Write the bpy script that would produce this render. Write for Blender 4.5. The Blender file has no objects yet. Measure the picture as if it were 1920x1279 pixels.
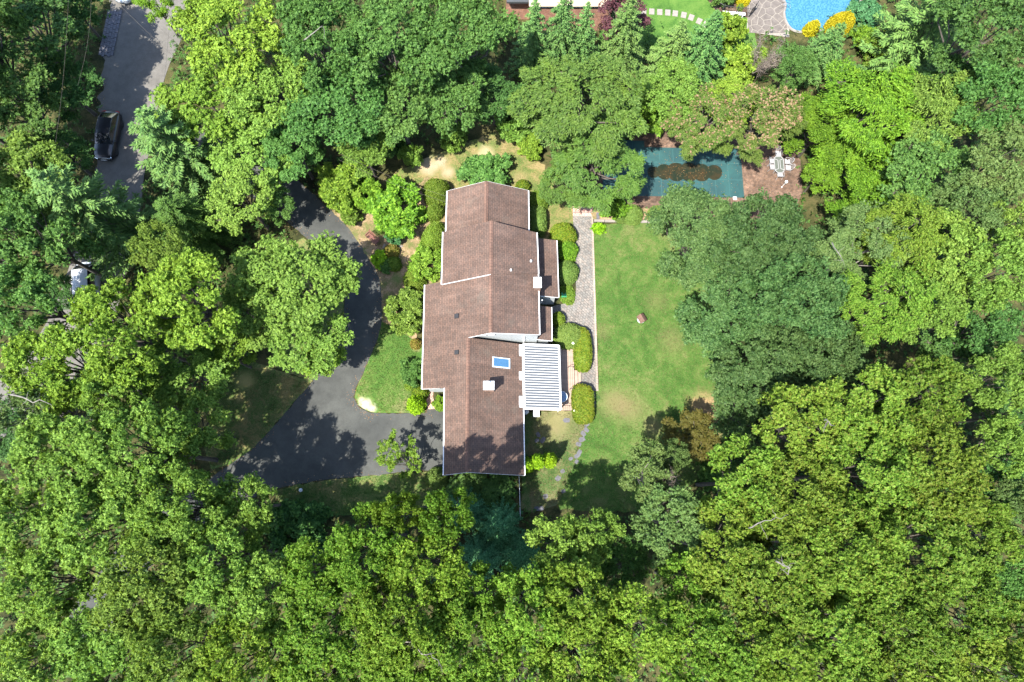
import bpy, math, random
import numpy as np
from mathutils import Vector, Matrix

# ------------------------------------------------------------------ camera, sky, sun, exposure
S = bpy.context.scene
C = S.collection
CAM_H, TILT, FPX = 58.0, math.radians(12.5), 1280.0
cam_data = bpy.data.cameras.new('camera'); cam = bpy.data.objects.new('camera', cam_data); C.objects.link(cam)
cam.location = (0, 0, CAM_H); cam.rotation_euler = (TILT, 0, 0)
cam_data.sensor_width = 36; cam_data.lens = 24; cam_data.clip_end = 2000
S.camera = cam
SUN_EL = math.radians(63); SH = Vector((0.68, 0.73, 0)).normalized()      # SH: where shadows fall
w = bpy.data.worlds.new('World'); S.world = w; w.use_nodes = True
wn = w.node_tree; bg = wn.nodes['Background']
sky = wn.nodes.new('ShaderNodeTexSky'); sky.sky_type = 'NISHITA'; sky.sun_disc = False
sky.sun_elevation = SUN_EL; sky.sun_rotation = math.atan2(-SH.x, -SH.y)
wn.links.new(sky.outputs[0], bg.inputs[0]); bg.inputs[1].default_value = 0.15
sd = bpy.data.lights.new('sun', 'SUN'); sun = bpy.data.objects.new('sun', sd); C.objects.link(sun)
sd.energy = 4.9; sd.angle = math.radians(0.53); sd.color = (1.0, 0.95, 0.86)
sun.rotation_euler = Vector((SH.x*math.cos(SUN_EL), SH.y*math.cos(SUN_EL), -math.sin(SUN_EL))).to_track_quat('-Z', 'Y').to_euler()
S.view_settings.view_transform = 'Standard'; S.view_settings.look = 'None'
S.view_settings.exposure = 1.9; S.view_settings.gamma = 1
S.cycles.max_bounces = 5; S.cycles.diffuse_bounces = 3; S.cycles.glossy_bounces = 2; S.cycles.transmission_bounces = 3; S.cycles.transparent_max_bounces = 8
S.cycles.use_denoising = True

# ------------------------------------------------------------------ helpers
ct, st = math.cos(TILT), math.sin(TILT)
def ray(px, py):
    y = (639.5-py)/FPX
    return (px-960)/FPX, y*ct+st, y*st-ct
def P(px, py, z=0.0):                     # point of the place at height z, measured in the photograph
    dx, dy, dz = ray(px, py); t = (z-CAM_H)/dz
    return Vector((dx*t, dy*t, z))
def onplane(px, py, X0, z0, p):           # on the roof plane z = z0 + p (X - X0)
    dx, dy, dz = ray(px, py); t = (z0-p*X0-CAM_H)/(dz-p*dx)
    return Vector((dx*t, dy*t, CAM_H+dz*t))
def ppm(py, z=0.0):                       # photo pixels per metre there
    dx, dy, dz = ray(960, py); return FPX/((z-CAM_H)/dz)
def tag(o, label=None, cat=None, group=None, kind=None):
    if label: o['label'] = label
    if cat: o['category'] = cat
    if group: o['group'] = group
    if kind: o['kind'] = kind
    return o
def empty(name, loc=(0,0,0), rz=0, parent=None):
    o = bpy.data.objects.new(name, None); C.objects.link(o); o.location = loc; o.rotation_euler = (0,0,rz)
    o.empty_display_size = 0.2
    if parent: o.parent = parent
    return o
def link(name, me, mat=None, parent=None, loc=None, rz=0):
    if mat is not None and not me.materials: me.materials.append(mat)
    o = bpy.data.objects.new(name, me); C.objects.link(o)
    if parent: o.parent = parent
    if loc is not None: o.location = loc
    if rz: o.rotation_euler = (0,0,rz)
    return o
class MB:                                 # collects shapes, builds ONE mesh object
    def __init__(s): s.v = []; s.f = []
    def add(s, v, f):
        b = len(s.v); s.v += [tuple(q) for q in v]; s.f += [tuple(i+b for i in q) for q in f]; return s
    def box(s, c, d, rz=0, bev=0.0):
        x, y, z = d[0]/2, d[1]/2, d[2]/2; cr, sr = math.cos(rz), math.sin(rz)
        b = min(bev, x*.45, y*.45, z*.45)
        if b <= 0:
            pts = [(i*x, j*y, k*z) for k in (-1,1) for i, j in ((-1,-1),(1,-1),(1,1),(-1,1))]
            fs = [(3,2,1,0),(4,5,6,7),(0,1,5,4),(1,2,6,5),(2,3,7,6),(3,0,4,7)]
        else:
            pts = []
            for k, e in ((-z,b),(-z+b,0),(z-b,0),(z,b)):
                pts += [(-x+e,-y+e,k),(x-e,-y+e,k),(x-e,y-e,k),(-x+e,y-e,k)]
            fs = [(3,2,1,0),(12,13,14,15)]
            for r in range(3):
                for q in range(4): fs.append((r*4+q, r*4+(q+1)%4, r*4+4+(q+1)%4, r*4+4+q))
        return s.add([(c[0]+a*cr-bb*sr, c[1]+a*sr+bb*cr, c[2]+k) for a, bb, k in pts], fs)
    def tube(s, pts, r, n=6, cap=True):
        pts = [Vector(q) for q in pts]; m = len(pts)
        rr = r if hasattr(r, '__len__') else [r]*m
        v = []; f = []
        for i, p in enumerate(pts):
            d = (pts[min(i+1,m-1)]-pts[max(i-1,0)]).normalized()
            a = d.cross(Vector((0,0,1))) if abs(d.z) < .95 else d.cross(Vector((1,0,0)))
            a.normalize(); b = d.cross(a)
            for k in range(n):
                t = 2*math.pi*k/n; v.append(p+(a*math.cos(t)+b*math.sin(t))*rr[i])
        for i in range(m-1):
            for k in range(n): f.append((i*n+k, i*n+(k+1)%n, (i+1)*n+(k+1)%n, (i+1)*n+k))
        if cap: f.append(tuple(range(n))[::-1]); f.append(tuple((m-1)*n+k for k in range(n)))
        return s.add(v, f)
    def prism(s, pts, z0, z1):            # plan outline between two heights
        n = len(pts); v = [(p[0],p[1],z0) for p in pts]+[(p[0],p[1],z1) for p in pts]
        f = [tuple(range(n))[::-1], tuple(range(n,2*n))]+[(i,(i+1)%n,n+(i+1)%n,n+i) for i in range(n)]
        return s.add(v, f)
    def slab(s, pts, t):                  # sloping polygon with thickness t below
        n = len(pts); v = [tuple(p) for p in pts]+[(p[0],p[1],p[2]-t) for p in pts]
        f = [tuple(range(n)), tuple(range(n,2*n))[::-1]]+[(i,n+i,n+(i+1)%n,(i+1)%n) for i in range(n)]
        return s.add(v, f)
    def lathe(s, prof, c=(0,0,0), n=14):
        v = [(c[0]+r*math.cos(2*math.pi*k/n), c[1]+r*math.sin(2*math.pi*k/n), c[2]+z) for r, z in prof for k in range(n)]
        m = len(prof); f = [(i*n+k, i*n+(k+1)%n, (i+1)*n+(k+1)%n, (i+1)*n+k) for i in range(m-1) for k in range(n)]
        f += [tuple(range(n))[::-1], tuple((m-1)*n+k for k in range(n))]
        return s.add(v, f)
    def mesh(s, name, smooth=False):
        me = bpy.data.meshes.new(name); me.from_pydata(s.v, [], s.f)
        if smooth: me.polygons.foreach_set('use_smooth', [True]*len(me.polygons))
        me.update(); return me
    def build(s, name, mat, parent=None, loc=None, rz=0, smooth=False):
        return link(name, s.mesh(name, smooth), mat, parent, loc, rz)
def smooth_loop(pts, n=5):
    out = []; m = len(pts)
    for i in range(m):
        a, b, c, d = (np.array(pts[(i+k) % m], float) for k in (-1,0,1,2))
        for t in np.linspace(0, 1, n, endpoint=False):
            out.append(.5*((2*b)+(c-a)*t+(2*a-5*b+4*c-d)*t*t+(3*b-a-3*c+d)*t**3))
    return out
def rough_loop(pts, step=.35, amp=.1, seed=1):
    r = random.Random(seed); out = []
    for i, a in enumerate(pts):
        b = pts[(i+1) % len(pts)]; L = math.hypot(b[0]-a[0], b[1]-a[1]); n = max(1, int(L/step))
        for k in range(n):
            t = k/n; out.append((a[0]+(b[0]-a[0])*t+r.gauss(0,amp), a[1]+(b[1]-a[1])*t+r.gauss(0,amp)))
    return out
def sheet(name, px, z, mat, rough=0, smooth=0, step=.35, label=None, seed=1):
    if smooth: px = smooth_loop(px, smooth)
    pts = [P(a, b, z) for a, b in px]; pts = [(q.x, q.y) for q in pts]
    if rough: pts = rough_loop(pts, step, rough, seed)
    me = bpy.data.meshes.new(name); me.from_pydata([(a, b, z) for a, b in pts], [], [tuple(range(len(pts)))])
    if me.polygons[0].normal.z < 0: me.flip_normals()
    o = link(name, me, mat); o['kind'] = 'structure'
    if label: o['label'] = label
    return o
def inside(x, y, poly):
    r = np.zeros(len(x), bool); n = len(poly)
    for i in range(n):
        x1, y1 = poly[i]; x2, y2 = poly[(i+1) % n]
        c = ((y1 > y) != (y2 > y)) & (x < (x2-x1)*(y-y1)/((y2-y1) or 1e-9)+x1); r ^= c
    return r

# ------------------------------------------------------------------ materials
def nmat(name):
    m = bpy.data.materials.new(name); m.use_nodes = True
    nt = m.node_tree; b = nt.nodes['Principled BSDF']
    return m, nt, b
def plain(name, col, rough=.6, metal=0.0, var=.12, scale=6, bump=0.0, spec=.4, coat=0.0):
    m, nt, b = nmat(name); N = nt.nodes; L = nt.links
    tc = N.new('ShaderNodeTexCoord'); no = N.new('ShaderNodeTexNoise'); no.inputs['Scale'].default_value = scale; no.inputs['Detail'].default_value = 6
    L.new(tc.outputs['Object'], no.inputs['Vector'])
    mr = N.new('ShaderNodeMapRange'); mr.inputs[1].default_value = .3; mr.inputs[2].default_value = .7
    mr.inputs[3].default_value = 1-var; mr.inputs[4].default_value = 1+var; L.new(no.outputs['Fac'], mr.inputs[0])
    mx = N.new('ShaderNodeMix'); mx.data_type = 'RGBA'; mx.blend_type = 'MULTIPLY'; mx.inputs[0].default_value = 1
    mx.inputs[6].default_value = (*col, 1); L.new(mr.outputs[0], mx.inputs[7]); L.new(mx.outputs[2], b.inputs['Base Color'])
    b.inputs['Roughness'].default_value = rough; b.inputs['Metallic'].default_value = metal
    b.inputs['Specular IOR Level'].default_value = spec
    if coat: b.inputs['Coat Weight'].default_value = coat
    if bump:
        bp = N.new('ShaderNodeBump'); bp.inputs['Strength'].default_value = bump; bp.inputs['Distance'].default_value = .03
        L.new(no.outputs['Fac'], bp.inputs['Height']); L.new(bp.outputs[0], b.inputs['Normal'])
    return m
def ramp(N, stops):
    r = N.new('ShaderNodeValToRGB'); e = r.color_ramp.elements
    while len(e) < len(stops): e.new(.5)
    for i, (p, c) in enumerate(stops): e[i].position = p; e[i].color = (*c, 1)
    return r
def noise(N, L, vec, scale, detail=5, rough=.6, dist=0.0):
    n = N.new('ShaderNodeTexNoise'); n.inputs['Scale'].default_value = scale; n.inputs['Detail'].default_value = detail
    n.inputs['Roughness'].default_value = rough; n.inputs['Distortion'].default_value = dist; L.new(vec, n.inputs['Vector']); return n.outputs['Fac']
def mixc(N, L, fac, a, b, mode='MIX'):
    m = N.new('ShaderNodeMix'); m.data_type = 'RGBA'; m.blend_type = mode
    for k, s in ((0, fac), (6, a), (7, b)):
        if isinstance(s, (int, float)): m.inputs[k].default_value = s if k == 0 else (s, s, s, 1)
        elif isinstance(s, tuple): m.inputs[k].default_value = (*s, 1)
        else: L.new(s, m.inputs[k])
    return m.outputs[2]
def maprange(N, L, v, a, b, c=0., d=1.):
    m = N.new('ShaderNodeMapRange'); m.interpolation_type = 'SMOOTHSTEP'
    for k, s in ((1,a),(2,b),(3,c),(4,d)): m.inputs[k].default_value = s
    L.new(v, m.inputs[0]); return m.outputs[0]
def ground_mat(name, stops, big=.12, fine=9., patches=(), bump=.4, rough=.95):
    """soil or turf: two scales of noise, plus bare or dry spots with ragged edges"""
    m, nt, b = nmat(name); N = nt.nodes; L = nt.links
    tc = N.new('ShaderNodeTexCoord').outputs['Object']
    n1 = noise(N, L, tc, big, 8, .68); n2 = noise(N, L, tc, fine, 5, .75); n3 = noise(N, L, tc, .9, 5, .6, .6)
    mth = N.new('ShaderNodeMath'); mth.operation = 'MULTIPLY_ADD'; L.new(n2, mth.inputs[0]); mth.inputs[1].default_value = .45
    m2 = N.new('ShaderNodeMath'); m2.operation = 'MULTIPLY_ADD'; L.new(n1, m2.inputs[0]); m2.inputs[1].default_value = .55
    m3 = N.new('ShaderNodeMath'); m3.operation = 'MULTIPLY'; L.new(n3, m3.inputs[0]); m3.inputs[1].default_value = .55
    L.new(m3.outputs[0], m2.inputs[2]); L.new(m2.outputs[0], mth.inputs[2])
    mr = maprange(N, L, mth.outputs[0], .63, .92)
    r = ramp(N, stops); L.new(mr, r.inputs[0]); col = r.outputs[0]
    for (x, y, rad, c, amt) in patches:
        vm = N.new('ShaderNodeVectorMath'); vm.operation = 'DISTANCE'; L.new(tc, vm.inputs[0]); vm.inputs[1].default_value = (x, y, 0)
        a = N.new('ShaderNodeMath'); a.operation = 'MULTIPLY_ADD'; L.new(n3, a.inputs[0]); a.inputs[1].default_value = rad*1.7
        L.new(vm.outputs['Value'], a.inputs[2])
        a2 = N.new('ShaderNodeMath'); a2.operation = 'MULTIPLY_ADD'; L.new(n2, a2.inputs[0]); a2.inputs[1].default_value = rad*.9; L.new(a.outputs[0], a2.inputs[2])
        f = maprange(N, L, a2.outputs[0], rad*1.35, rad*2.5, amt, 0)
        col = mixc(N, L, f, col, c)
    sp = maprange(N, L, noise(N, L, tc, 34, 2, .5), .35, .7, .78, 1.16)
    col = mixc(N, L, 1., col, sp, 'MULTIPLY')
    L.new(col, b.inputs['Base Color']); b.inputs['Roughness'].default_value = rough; b.inputs['Specular IOR Level'].default_value = .15
    bp = N.new('ShaderNodeBump'); bp.inputs['Strength'].default_value = bump; bp.inputs['Distance'].default_value = .06
    L.new(noise(N, L, tc, 22, 4, .7), bp.inputs['Height']); L.new(bp.outputs[0], b.inputs['Normal'])
    return m
def asphalt(name, c0, c1, crack=True):
    m, nt, b = nmat(name); N = nt.nodes; L = nt.links
    tc = N.new('ShaderNodeTexCoord').outputs['Object']
    f = noise(N, L, tc, .22, 7, .65, .4); g = noise(N, L, tc, 40, 3, .6); st_ = noise(N, L, tc, 1.3, 6, .7)
    col = mixc(N, L, maprange(N, L, f, .33, .68), c0, c1)
    col = mixc(N, L, 1., col, maprange(N, L, g, .3, .7, .82, 1.18), 'MULTIPLY')
    col = mixc(N, L, 1., col, maprange(N, L, st_, .35, .62, .86, 1.06), 'MULTIPLY')
    L.new(col, b.inputs['Base Color']); b.inputs['Roughness'].default_value = .85; b.inputs['Specular IOR Level'].default_value = .25
    bp = N.new('ShaderNodeBump'); bp.inputs['Strength'].default_value = .35; bp.inputs['Distance'].default_value = .02
    L.new(g, bp.inputs['Height']); L.new(bp.outputs[0], b.inputs['Normal'])
    return m
def bricks(name, c1, c2, mortar, bw, rh, msize=.02, axes='xy', var=.35, rough=.85, offset=.5, stain=.25, rot=0.0, bumpd=.015, streak=0.0):
    m, nt, b = nmat(name); N = nt.nodes; L = nt.links
    tc = N.new('ShaderNodeTexCoord').outputs['Object']
    sx = N.new('ShaderNodeSeparateXYZ'); L.new(tc, sx.inputs[0]); cb = N.new('ShaderNodeCombineXYZ')
    for k, a in enumerate(axes): L.new(sx.outputs['xyz'.index(a)], cb.inputs[k])
    vec = cb.outputs[0]
    if rot:
        mp = N.new('ShaderNodeMapping'); mp.inputs['Rotation'].default_value = (0,0,rot); L.new(vec, mp.inputs[0]); vec = mp.outputs[0]
    br = N.new('ShaderNodeTexBrick'); L.new(vec, br.inputs['Vector']); br.offset = offset
    br.inputs['Scale'].default_value = 1; br.inputs['Brick Width'].default_value = bw; br.inputs['Row Height'].default_value = rh
    br.inputs['Mortar Size'].default_value = msize; br.inputs['Mortar Smooth'].default_value = .3; br.inputs['Bias'].default_value = 0
    br.inputs['Color1'].default_value = (*c1, 1); br.inputs['Color2'].default_value = (*c2, 1); br.inputs['Mortar'].default_value = (*mortar, 1)
    f = noise(N, L, tc, .35, 7, .7, .5); g = noise(N, L, tc, 4.5, 5, .7)
    col = mixc(N, L, 1., br.outputs['Color'], maprange(N, L, f, .3, .7, 1-stain, 1+stain*.6), 'MULTIPLY')
    col = mixc(N, L, 1., col, maprange(N, L, g, .3, .7, 1-var, 1+var), 'MULTIPLY')
    if streak:
        mp2 = N.new('ShaderNodeMapping'); mp2.inputs['Scale'].default_value = (.35, 2.2, .35); L.new(tc, mp2.inputs[0])
        col = mixc(N, L, 1., col, maprange(N, L, noise(N, L, mp2.outputs[0], 1.1, 6, .7, .4), .42, .62, 1-streak, 1.05), 'MULTIPLY')
        col = mixc(N, L, maprange(N, L, noise(N, L, tc, .5, 5, .65), .55, .75, 0, .45), col, (.085,.075,.062))
    L.new(col, b.inputs['Base Color']); b.inputs['Roughness'].default_value = rough; b.inputs['Specular IOR Level'].default_value = .2
    bp = N.new('ShaderNodeBump'); bp.inputs['Strength'].default_value = .6; bp.inputs['Distance'].default_value = bumpd; bp.invert = True
    L.new(br.outputs['Fac'], bp.inputs['Height']); L.new(bp.outputs[0], b.inputs['Normal'])
    return m
def leafmat(name, stops, trans=.42, vary=.28, patch=.3, rough=.6, spec=.16, pc=None):
    """leaf colour: each leaf its own tone, each tree its own shade, broad drifts of paler growth"""
    m, nt, b = nmat(name); N = nt.nodes; L = nt.links
    ge = N.new('ShaderNodeNewGeometry'); oi = N.new('ShaderNodeObjectInfo'); tc = N.new('ShaderNodeTexCoord')
    r = ramp(N, stops); L.new(ge.outputs['Random Per Island'], r.inputs[0])
    n = noise(N, L, tc.outputs['Object'], .55, 3, .6)
    pcol = pc or tuple(min(1, c*k) for c, k in zip(stops[-1][1], (1.05, 1.0, .9)))
    col = mixc(N, L, maprange(N, L, n, .45, .72, 0, patch), r.outputs[0], pcol)
    hv = N.new('ShaderNodeHueSaturation'); L.new(col, hv.inputs['Color'])
    a = N.new('ShaderNodeMapRange'); L.new(oi.outputs['Random'], a.inputs[0]); a.inputs[3].default_value = .483; a.inputs[4].default_value = .504; L.new(a.outputs[0], hv.inputs['Hue'])
    a2 = N.new('ShaderNodeMath'); a2.operation = 'MULTIPLY'; a2.inputs[1].default_value = 7.31; L.new(oi.outputs['Random'], a2.inputs[0])
    a3 = N.new('ShaderNodeMath'); a3.operation = 'FRACT'; L.new(a2.outputs[0], a3.inputs[0])
    a4 = N.new('ShaderNodeMapRange'); L.new(a3.outputs[0], a4.inputs[0]); a4.inputs[3].default_value = 1-vary*.5; a4.inputs[4].default_value = 1+vary*.5; L.new(a4.outputs[0], hv.inputs['Value'])
    col = hv.outputs[0]
    L.new(col, b.inputs['Base Color']); b.inputs['Roughness'].default_value = rough; b.inputs['Specular IOR Level'].default_value = spec
    tr = N.new('ShaderNodeBsdfTranslucent'); L.new(mixc(N, L, 1., col, (1.25, 1.15, .55), 'MULTIPLY'), tr.inputs[0])
    ms = N.new('ShaderNodeMixShader'); ms.inputs[0].default_value = trans
    L.new(b.outputs[0], ms.inputs[1]); L.new(tr.outputs[0], ms.inputs[2]); L.new(ms.outputs[0], nt.nodes['Material Output'].inputs[0])
    return m

M = {}
M['white'] = plain('white_paint', (.52,.53,.54), .5, var=.08)
M['siding'] = bricks('grey_siding', (.34,.37,.38), (.32,.345,.355), (.20,.22,.23), 8, .16, .012, 'xz', var=.05, stain=.06)
M['trimgrey'] = plain('grey_trim', (.42,.44,.46), .5)
M['shingle'] = bricks('brown_shingle', (0.115,0.07268,0.0559), (0.08563,0.05946,0.04841), (0.05232,0.03798,0.03254), .32, .145, .014, 'yx', var=.09, stain=.20, rough=.92, bumpd=.012, streak=.16)
M['ridge'] = bricks('ridge_shingle', (0.1224,0.07182,0.0535), (0.1014,0.06224,0.04849), (0.06293,0.0415,0.03344), .25, .3, .012, 'yx', var=.15, stain=.2, rough=.92)
M['brick'] = bricks('red_brick', (0.2736,0.0988,0.057), (0.2052,0.0722,0.0456), (0.304,0.2356,0.19), .23, .082, .014, 'xz', var=.25)
M['chimbrick'] = bricks('chimney_brick', (0.228,0.114,0.076), (0.1672,0.0836,0.0608), (0.2736,0.228,0.1976), .22, .08, .014, 'xz', var=.25)
M['pooldeck'] = bricks('pool_deck_brick', (0.1175,0.06695,0.04596), (0.08354,0.05022,0.03677), (0.09031,0.07413,0.05516), .22, .11, .014, 'xy', var=.4, stain=.5)
M['steps'] = bricks('step_brick', (0.304,0.1292,0.0912), (0.2508,0.1064,0.076), (0.418,0.3496,0.304), .24, .12, .02, 'yx', var=.25)
M['paver'] = bricks('path_paver', (0.155,0.1336,0.1177), (0.1137,0.1109,0.1047), (0.08272,0.07959,0.07063), .26, .2, .02, 'xy', var=.3, stain=.2, rot=.785)
M['paveredge'] = bricks('path_edge_paver', (0.2584,0.2052,0.1672), (0.2204,0.1786,0.1482), (0.1368,0.114,0.095), .22, .3, .015, 'yx', var=.2)
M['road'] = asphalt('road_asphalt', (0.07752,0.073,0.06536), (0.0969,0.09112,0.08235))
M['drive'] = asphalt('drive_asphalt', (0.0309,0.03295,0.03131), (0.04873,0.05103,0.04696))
M['soil'] = ground_mat('forest_soil', [(0,(0.01338,0.01444,0.006384)), (.45,(0.02736,0.03249,0.009576)), (1,(0.0608,0.05415,0.02128))], .2, 7)
dryc, sand = (0.1406,0.1064,0.05472), (0.2736,0.209,0.1406)
def patch(px, py, r, c, a): q = P(px, py); return (q.x, q.y, r, c, a)
turf = [(0,(0.0246,0.064,0.009971)), (.35,(0.04052,0.08697,0.01567)), (.65,(0.05788,0.1001,0.02137)), (1,(0.09408,0.1108,0.03704))]
M['lawn'] = ground_mat('back_lawn', turf, .1, 9, [patch(1150,755,1.6,dryc,.55), patch(1225,800,1.2,dryc,.6), patch(1320,760,1.6,(0.2394,0.152,0.0836),.8), patch(1345,800,1.4,(0.1995,0.1216,0.0684),.8), patch(1180,770,1.6,dryc,.5), patch(1260,640,1.6,dryc,.35), patch(1230,565,1.3,dryc,.3), patch(1130,620,1.0,dryc,.35)])
M['lawn_dry'] = ground_mat('thin_lawn', [(0,(0.02709,0.06137,0.01444)), (.35,(0.04925,0.08398,0.0231)), (.65,(0.08126,0.09363,0.03754)), (1,(0.1182,0.1066,0.05198))], .16, 8, [patch(1040,800,1.7,(0.1478,0.1227,0.05776),.7), patch(1055,775,1.0,(0.1625,0.1421,0.06931),.7)])
M['lawn_bare'] = ground_mat('worn_lawn', [(0,(0.04942,0.08123,0.01922)), (.4,(0.09333,0.1105,0.03295)), (.7,(0.1373,0.1202,0.04667)), (1,(0.1812,0.143,0.06589))], .2, 7, [patch(800,312,1.15,sand,.95), patch(825,305,.9,sand,.9), patch(840,322,.7,sand,.8), patch(912,287,.85,(0.2636,0.221,0.1263),.95), patch(900,295,.7,(0.2526,0.2144,0.1208),.85), patch(975,335,.9,(0.1977,0.156,0.07687),.7), patch(720,330,1.2,(0.1428,0.1039,0.04942),.7)])
M['lawn_front'] = ground_mat('front_lawn', [(0,(0.03101,0.07706,0.01277)), (.4,(0.05107,0.1047,0.01824)), (.75,(0.07296,0.1166,0.02554)), (1,(0.1186,0.1265,0.05016))], .12, 9, [patch(686,758,.62,(0.3648,0.3458,0.2554),.98), patch(697,766,.45,(0.3466,0.3162,0.228),.95), patch(678,750,.4,(0.3101,0.2865,0.1915),.9), patch(765,755,.5,dryc,.8), patch(780,650,.5,(0.2736,0.1976,0.1094),.8)])
M['garden'] = ground_mat('garden_soil', [(0,(0.07752,0.09044,0.02907)), (.35,(0.1357,0.1066,0.05168)), (.7,(0.2003,0.1421,0.08398)), (1,(0.2584,0.1873,0.1163))], .25, 7, [patch(680,480,.8,(0.0646,0.1227,0.02584),.8), patch(665,460,.7,(0.07752,0.1227,0.0323),.8), patch(745,520,.7,(0.08398,0.1227,0.0323),.6)])
M['shadelawn'] = ground_mat('rough_grass', [(0,(0.02736,0.05415,0.01216)), (.4,(0.05472,0.09386,0.02128)), (.7,(0.09302,0.1083,0.03648)), (1,(0.1642,0.1372,0.05472))], .16, 6, [patch(460,715,1.0,(0.2298,0.1877,0.07296),.85), patch(450,745,.6,(0.2189,0.1805,0.07296),.8)])
M['mulch'] = ground_mat('bark_mulch', [(0,(0.038,0.0228,0.0152)), (.5,(0.076,0.0494,0.0342)), (1,(0.1216,0.0836,0.0608))], .3, 9)
M['greenlawn'] = ground_mat('watered_lawn', [(0,(0.0266,0.0684,0.01216)), (.5,(0.0456,0.1026,0.01672)), (1,(0.0684,0.1254,0.02432))], .15, 9)
M['slate'] = plain('blue_slate', (0.06715,0.06715,0.0776), .8, var=.2, scale=5, bump=.2)
M['flag'] = plain('tan_flagstone', (0.0855,0.07353,0.06446), .8, var=.25, scale=2, bump=.2)
M['grout'] = plain('pale_grout', (0.1642,0.1482,0.1277), .9)
M['palestone'] = plain('pale_stone', (0.1564,0.1415,0.1266), .8, var=.15, scale=4)
M['deckwood'] = plain('deck_boards', (0.2199,0.1565,0.1207), .7, var=.16, scale=3)
M['benchwood'] = plain('red_bench_wood', (0.1231,0.04788,0.03534), .65, var=.25, scale=5)
M['black'] = plain('black_metal', (.02,.02,.022), .45)
M['carpaint'] = plain('black_car_paint', (.008,.009,.012), .30, var=.02, spec=.5, coat=.25)
M['carwhite'] = plain('white_car_paint', (.42,.44,.47), .3, var=.03, coat=.4)
M['cargrey'] = plain('silver_car_paint', (.42,.46,.50), .25, metal=.4, var=.03, coat=.6)
M['glass'] = plain('dark_car_glass', (.012,.014,.017), .06, var=.02, spec=.9)
M['rubber'] = plain('tyre_rubber', (.018,.018,.018), .85)
M['chrome'] = plain('bright_metal', (.7,.72,.75), .2, metal=.9, var=.02)
M['tail'] = plain('red_lamp', (.30,.015,.015), .2)
M['lampglass'] = plain('white_globe', (.88,.87,.82), .25, var=.02)
M['cover'] = None
M['winglass'] = plain('window_pane', (.075,.085,.075), .2, var=.05, spec=.6)
M['skyglass'] = plain('skylight_pane', (.035,.10,.19), .10, var=.1, spec=.8)
M['furn'] = plain('white_furniture', (.25,.25,.26), .5, var=.1)
M['alu'] = plain('awning_pan', (.038,.046,.058), .6, var=.08)
M['bark'] = plain('tree_bark', (0.057,0.04864,0.04028), .95, var=.4, scale=3, bump=.4)
M['palebark'] = plain('pale_bark', (0.1254,0.114,0.1026), .95, var=.3, scale=3, bump=.4)
M['deadwood'] = plain('dead_twigs', (0.152,0.1254,0.1026), .95, var=.3, scale=3)
M['terracotta'] = plain('terracotta', (0.3192,0.1292,0.0684), .8)
M['greenplastic'] = plain('green_plastic', (0.0152,0.1824,0.076), .45)
M['cream'] = plain('cream_roof', (0.266,0.2234,0.1596), .7, var=.06)
M['slateroof'] = plain('dark_roof', (0.038,0.0418,0.0456), .8)
M['concrete'] = plain('concrete', (0.38,0.342,0.304), .85, var=.15, scale=3)
# covered pool: teal mesh cloth
m, nt, b = nmat('teal_pool_cover'); N = nt.nodes; L = nt.links; tcn = N.new('ShaderNodeTexCoord').outputs['Object']
colr = mixc(N, L, maprange(N, L, noise(N, L, tcn, .45, 7, .7, .5), .35, .7), (.003,.030,.034), (.009,.052,.052))
colr = mixc(N, L, maprange(N, L, noise(N, L, tcn, 7, 5, .75), .58, .68, 0, .55), colr, (.05,.046,.028))
L.new(colr, b.inputs['Base Color']); b.inputs['Roughness'].default_value = .6; M['cover'] = m
M['strap'] = plain('cover_strap', (.020,.070,.072), .6)
m, nt, b = nmat('puddle_water'); N = nt.nodes; L = nt.links; tcn = N.new('ShaderNodeTexCoord').outputs['Object']
colr = mixc(N, L, maprange(N, L, noise(N, L, tcn, 1.2, 6, .7), .4, .65), (.007,.013,.007), (.022,.017,.007))
L.new(colr, b.inputs['Base Color']); b.inputs['Roughness'].default_value = .35; M['puddle'] = m
m, nt, b = nmat('blue_pool_water'); N = nt.nodes; L = nt.links; tcn = N.new('ShaderNodeTexCoord').outputs['Object']
vo = N.new('ShaderNodeTexVoronoi'); vo.inputs['Scale'].default_value = 7.5; vo.feature = 'SMOOTH_F1'; L.new(tcn, vo.inputs['Vector'])
colr = mixc(N, L, maprange(N, L, vo.outputs['Distance'], .1, .7), (.016,.080,.135), (.045,.140,.200))
L.new(colr, b.inputs['Base Color']); b.inputs['Roughness'].default_value = .05
bp = N.new('ShaderNodeBump'); bp.inputs['Strength'].default_value = .3; bp.inputs['Distance'].default_value = .05
L.new(vo.outputs['Distance'], bp.inputs['Height']); L.new(bp.outputs[0], b.inputs['Normal']); M['water'] = m
# foliage
def lm(k, *cols, **kw):
    n = len(cols); M[k] = leafmat(k, [(i/(n-1) if n > 1 else 0, c) for i, c in enumerate(cols)], **kw)
lm('fresh', (0.03529,0.0797,0.01123), (0.07798,0.1588,0.02166), (0.1281,0.2392,0.03499), (0.2043,0.3327,0.06298))
lm('lime', (0.04069,0.09029,0.007841), (0.08833,0.1758,0.01599), (0.1437,0.2576,0.02673), (0.2276,0.3528,0.04689))
lm('deep', (0.02022,0.0591,0.01244), (0.04309,0.1129,0.02257), (0.07232,0.1726,0.03499), (0.1244,0.2488,0.05668))
lm('bluegreen', (0.01331,0.03917,0.009828), (0.0301,0.07448,0.01895), (0.05227,0.1123,0.02948), (0.09462,0.1659,0.05107))
if 0: lm('bluegreen', (.025,.066,.021), (.040,.092,.028), (.058,.120,.034), (.088,.152,.048))
lm('shade', (0.01224,0.04176,0.01008), (0.0285,0.0836,0.019), (0.05076,0.1274,0.02808), (0.08448,0.1818,0.04224))
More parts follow.
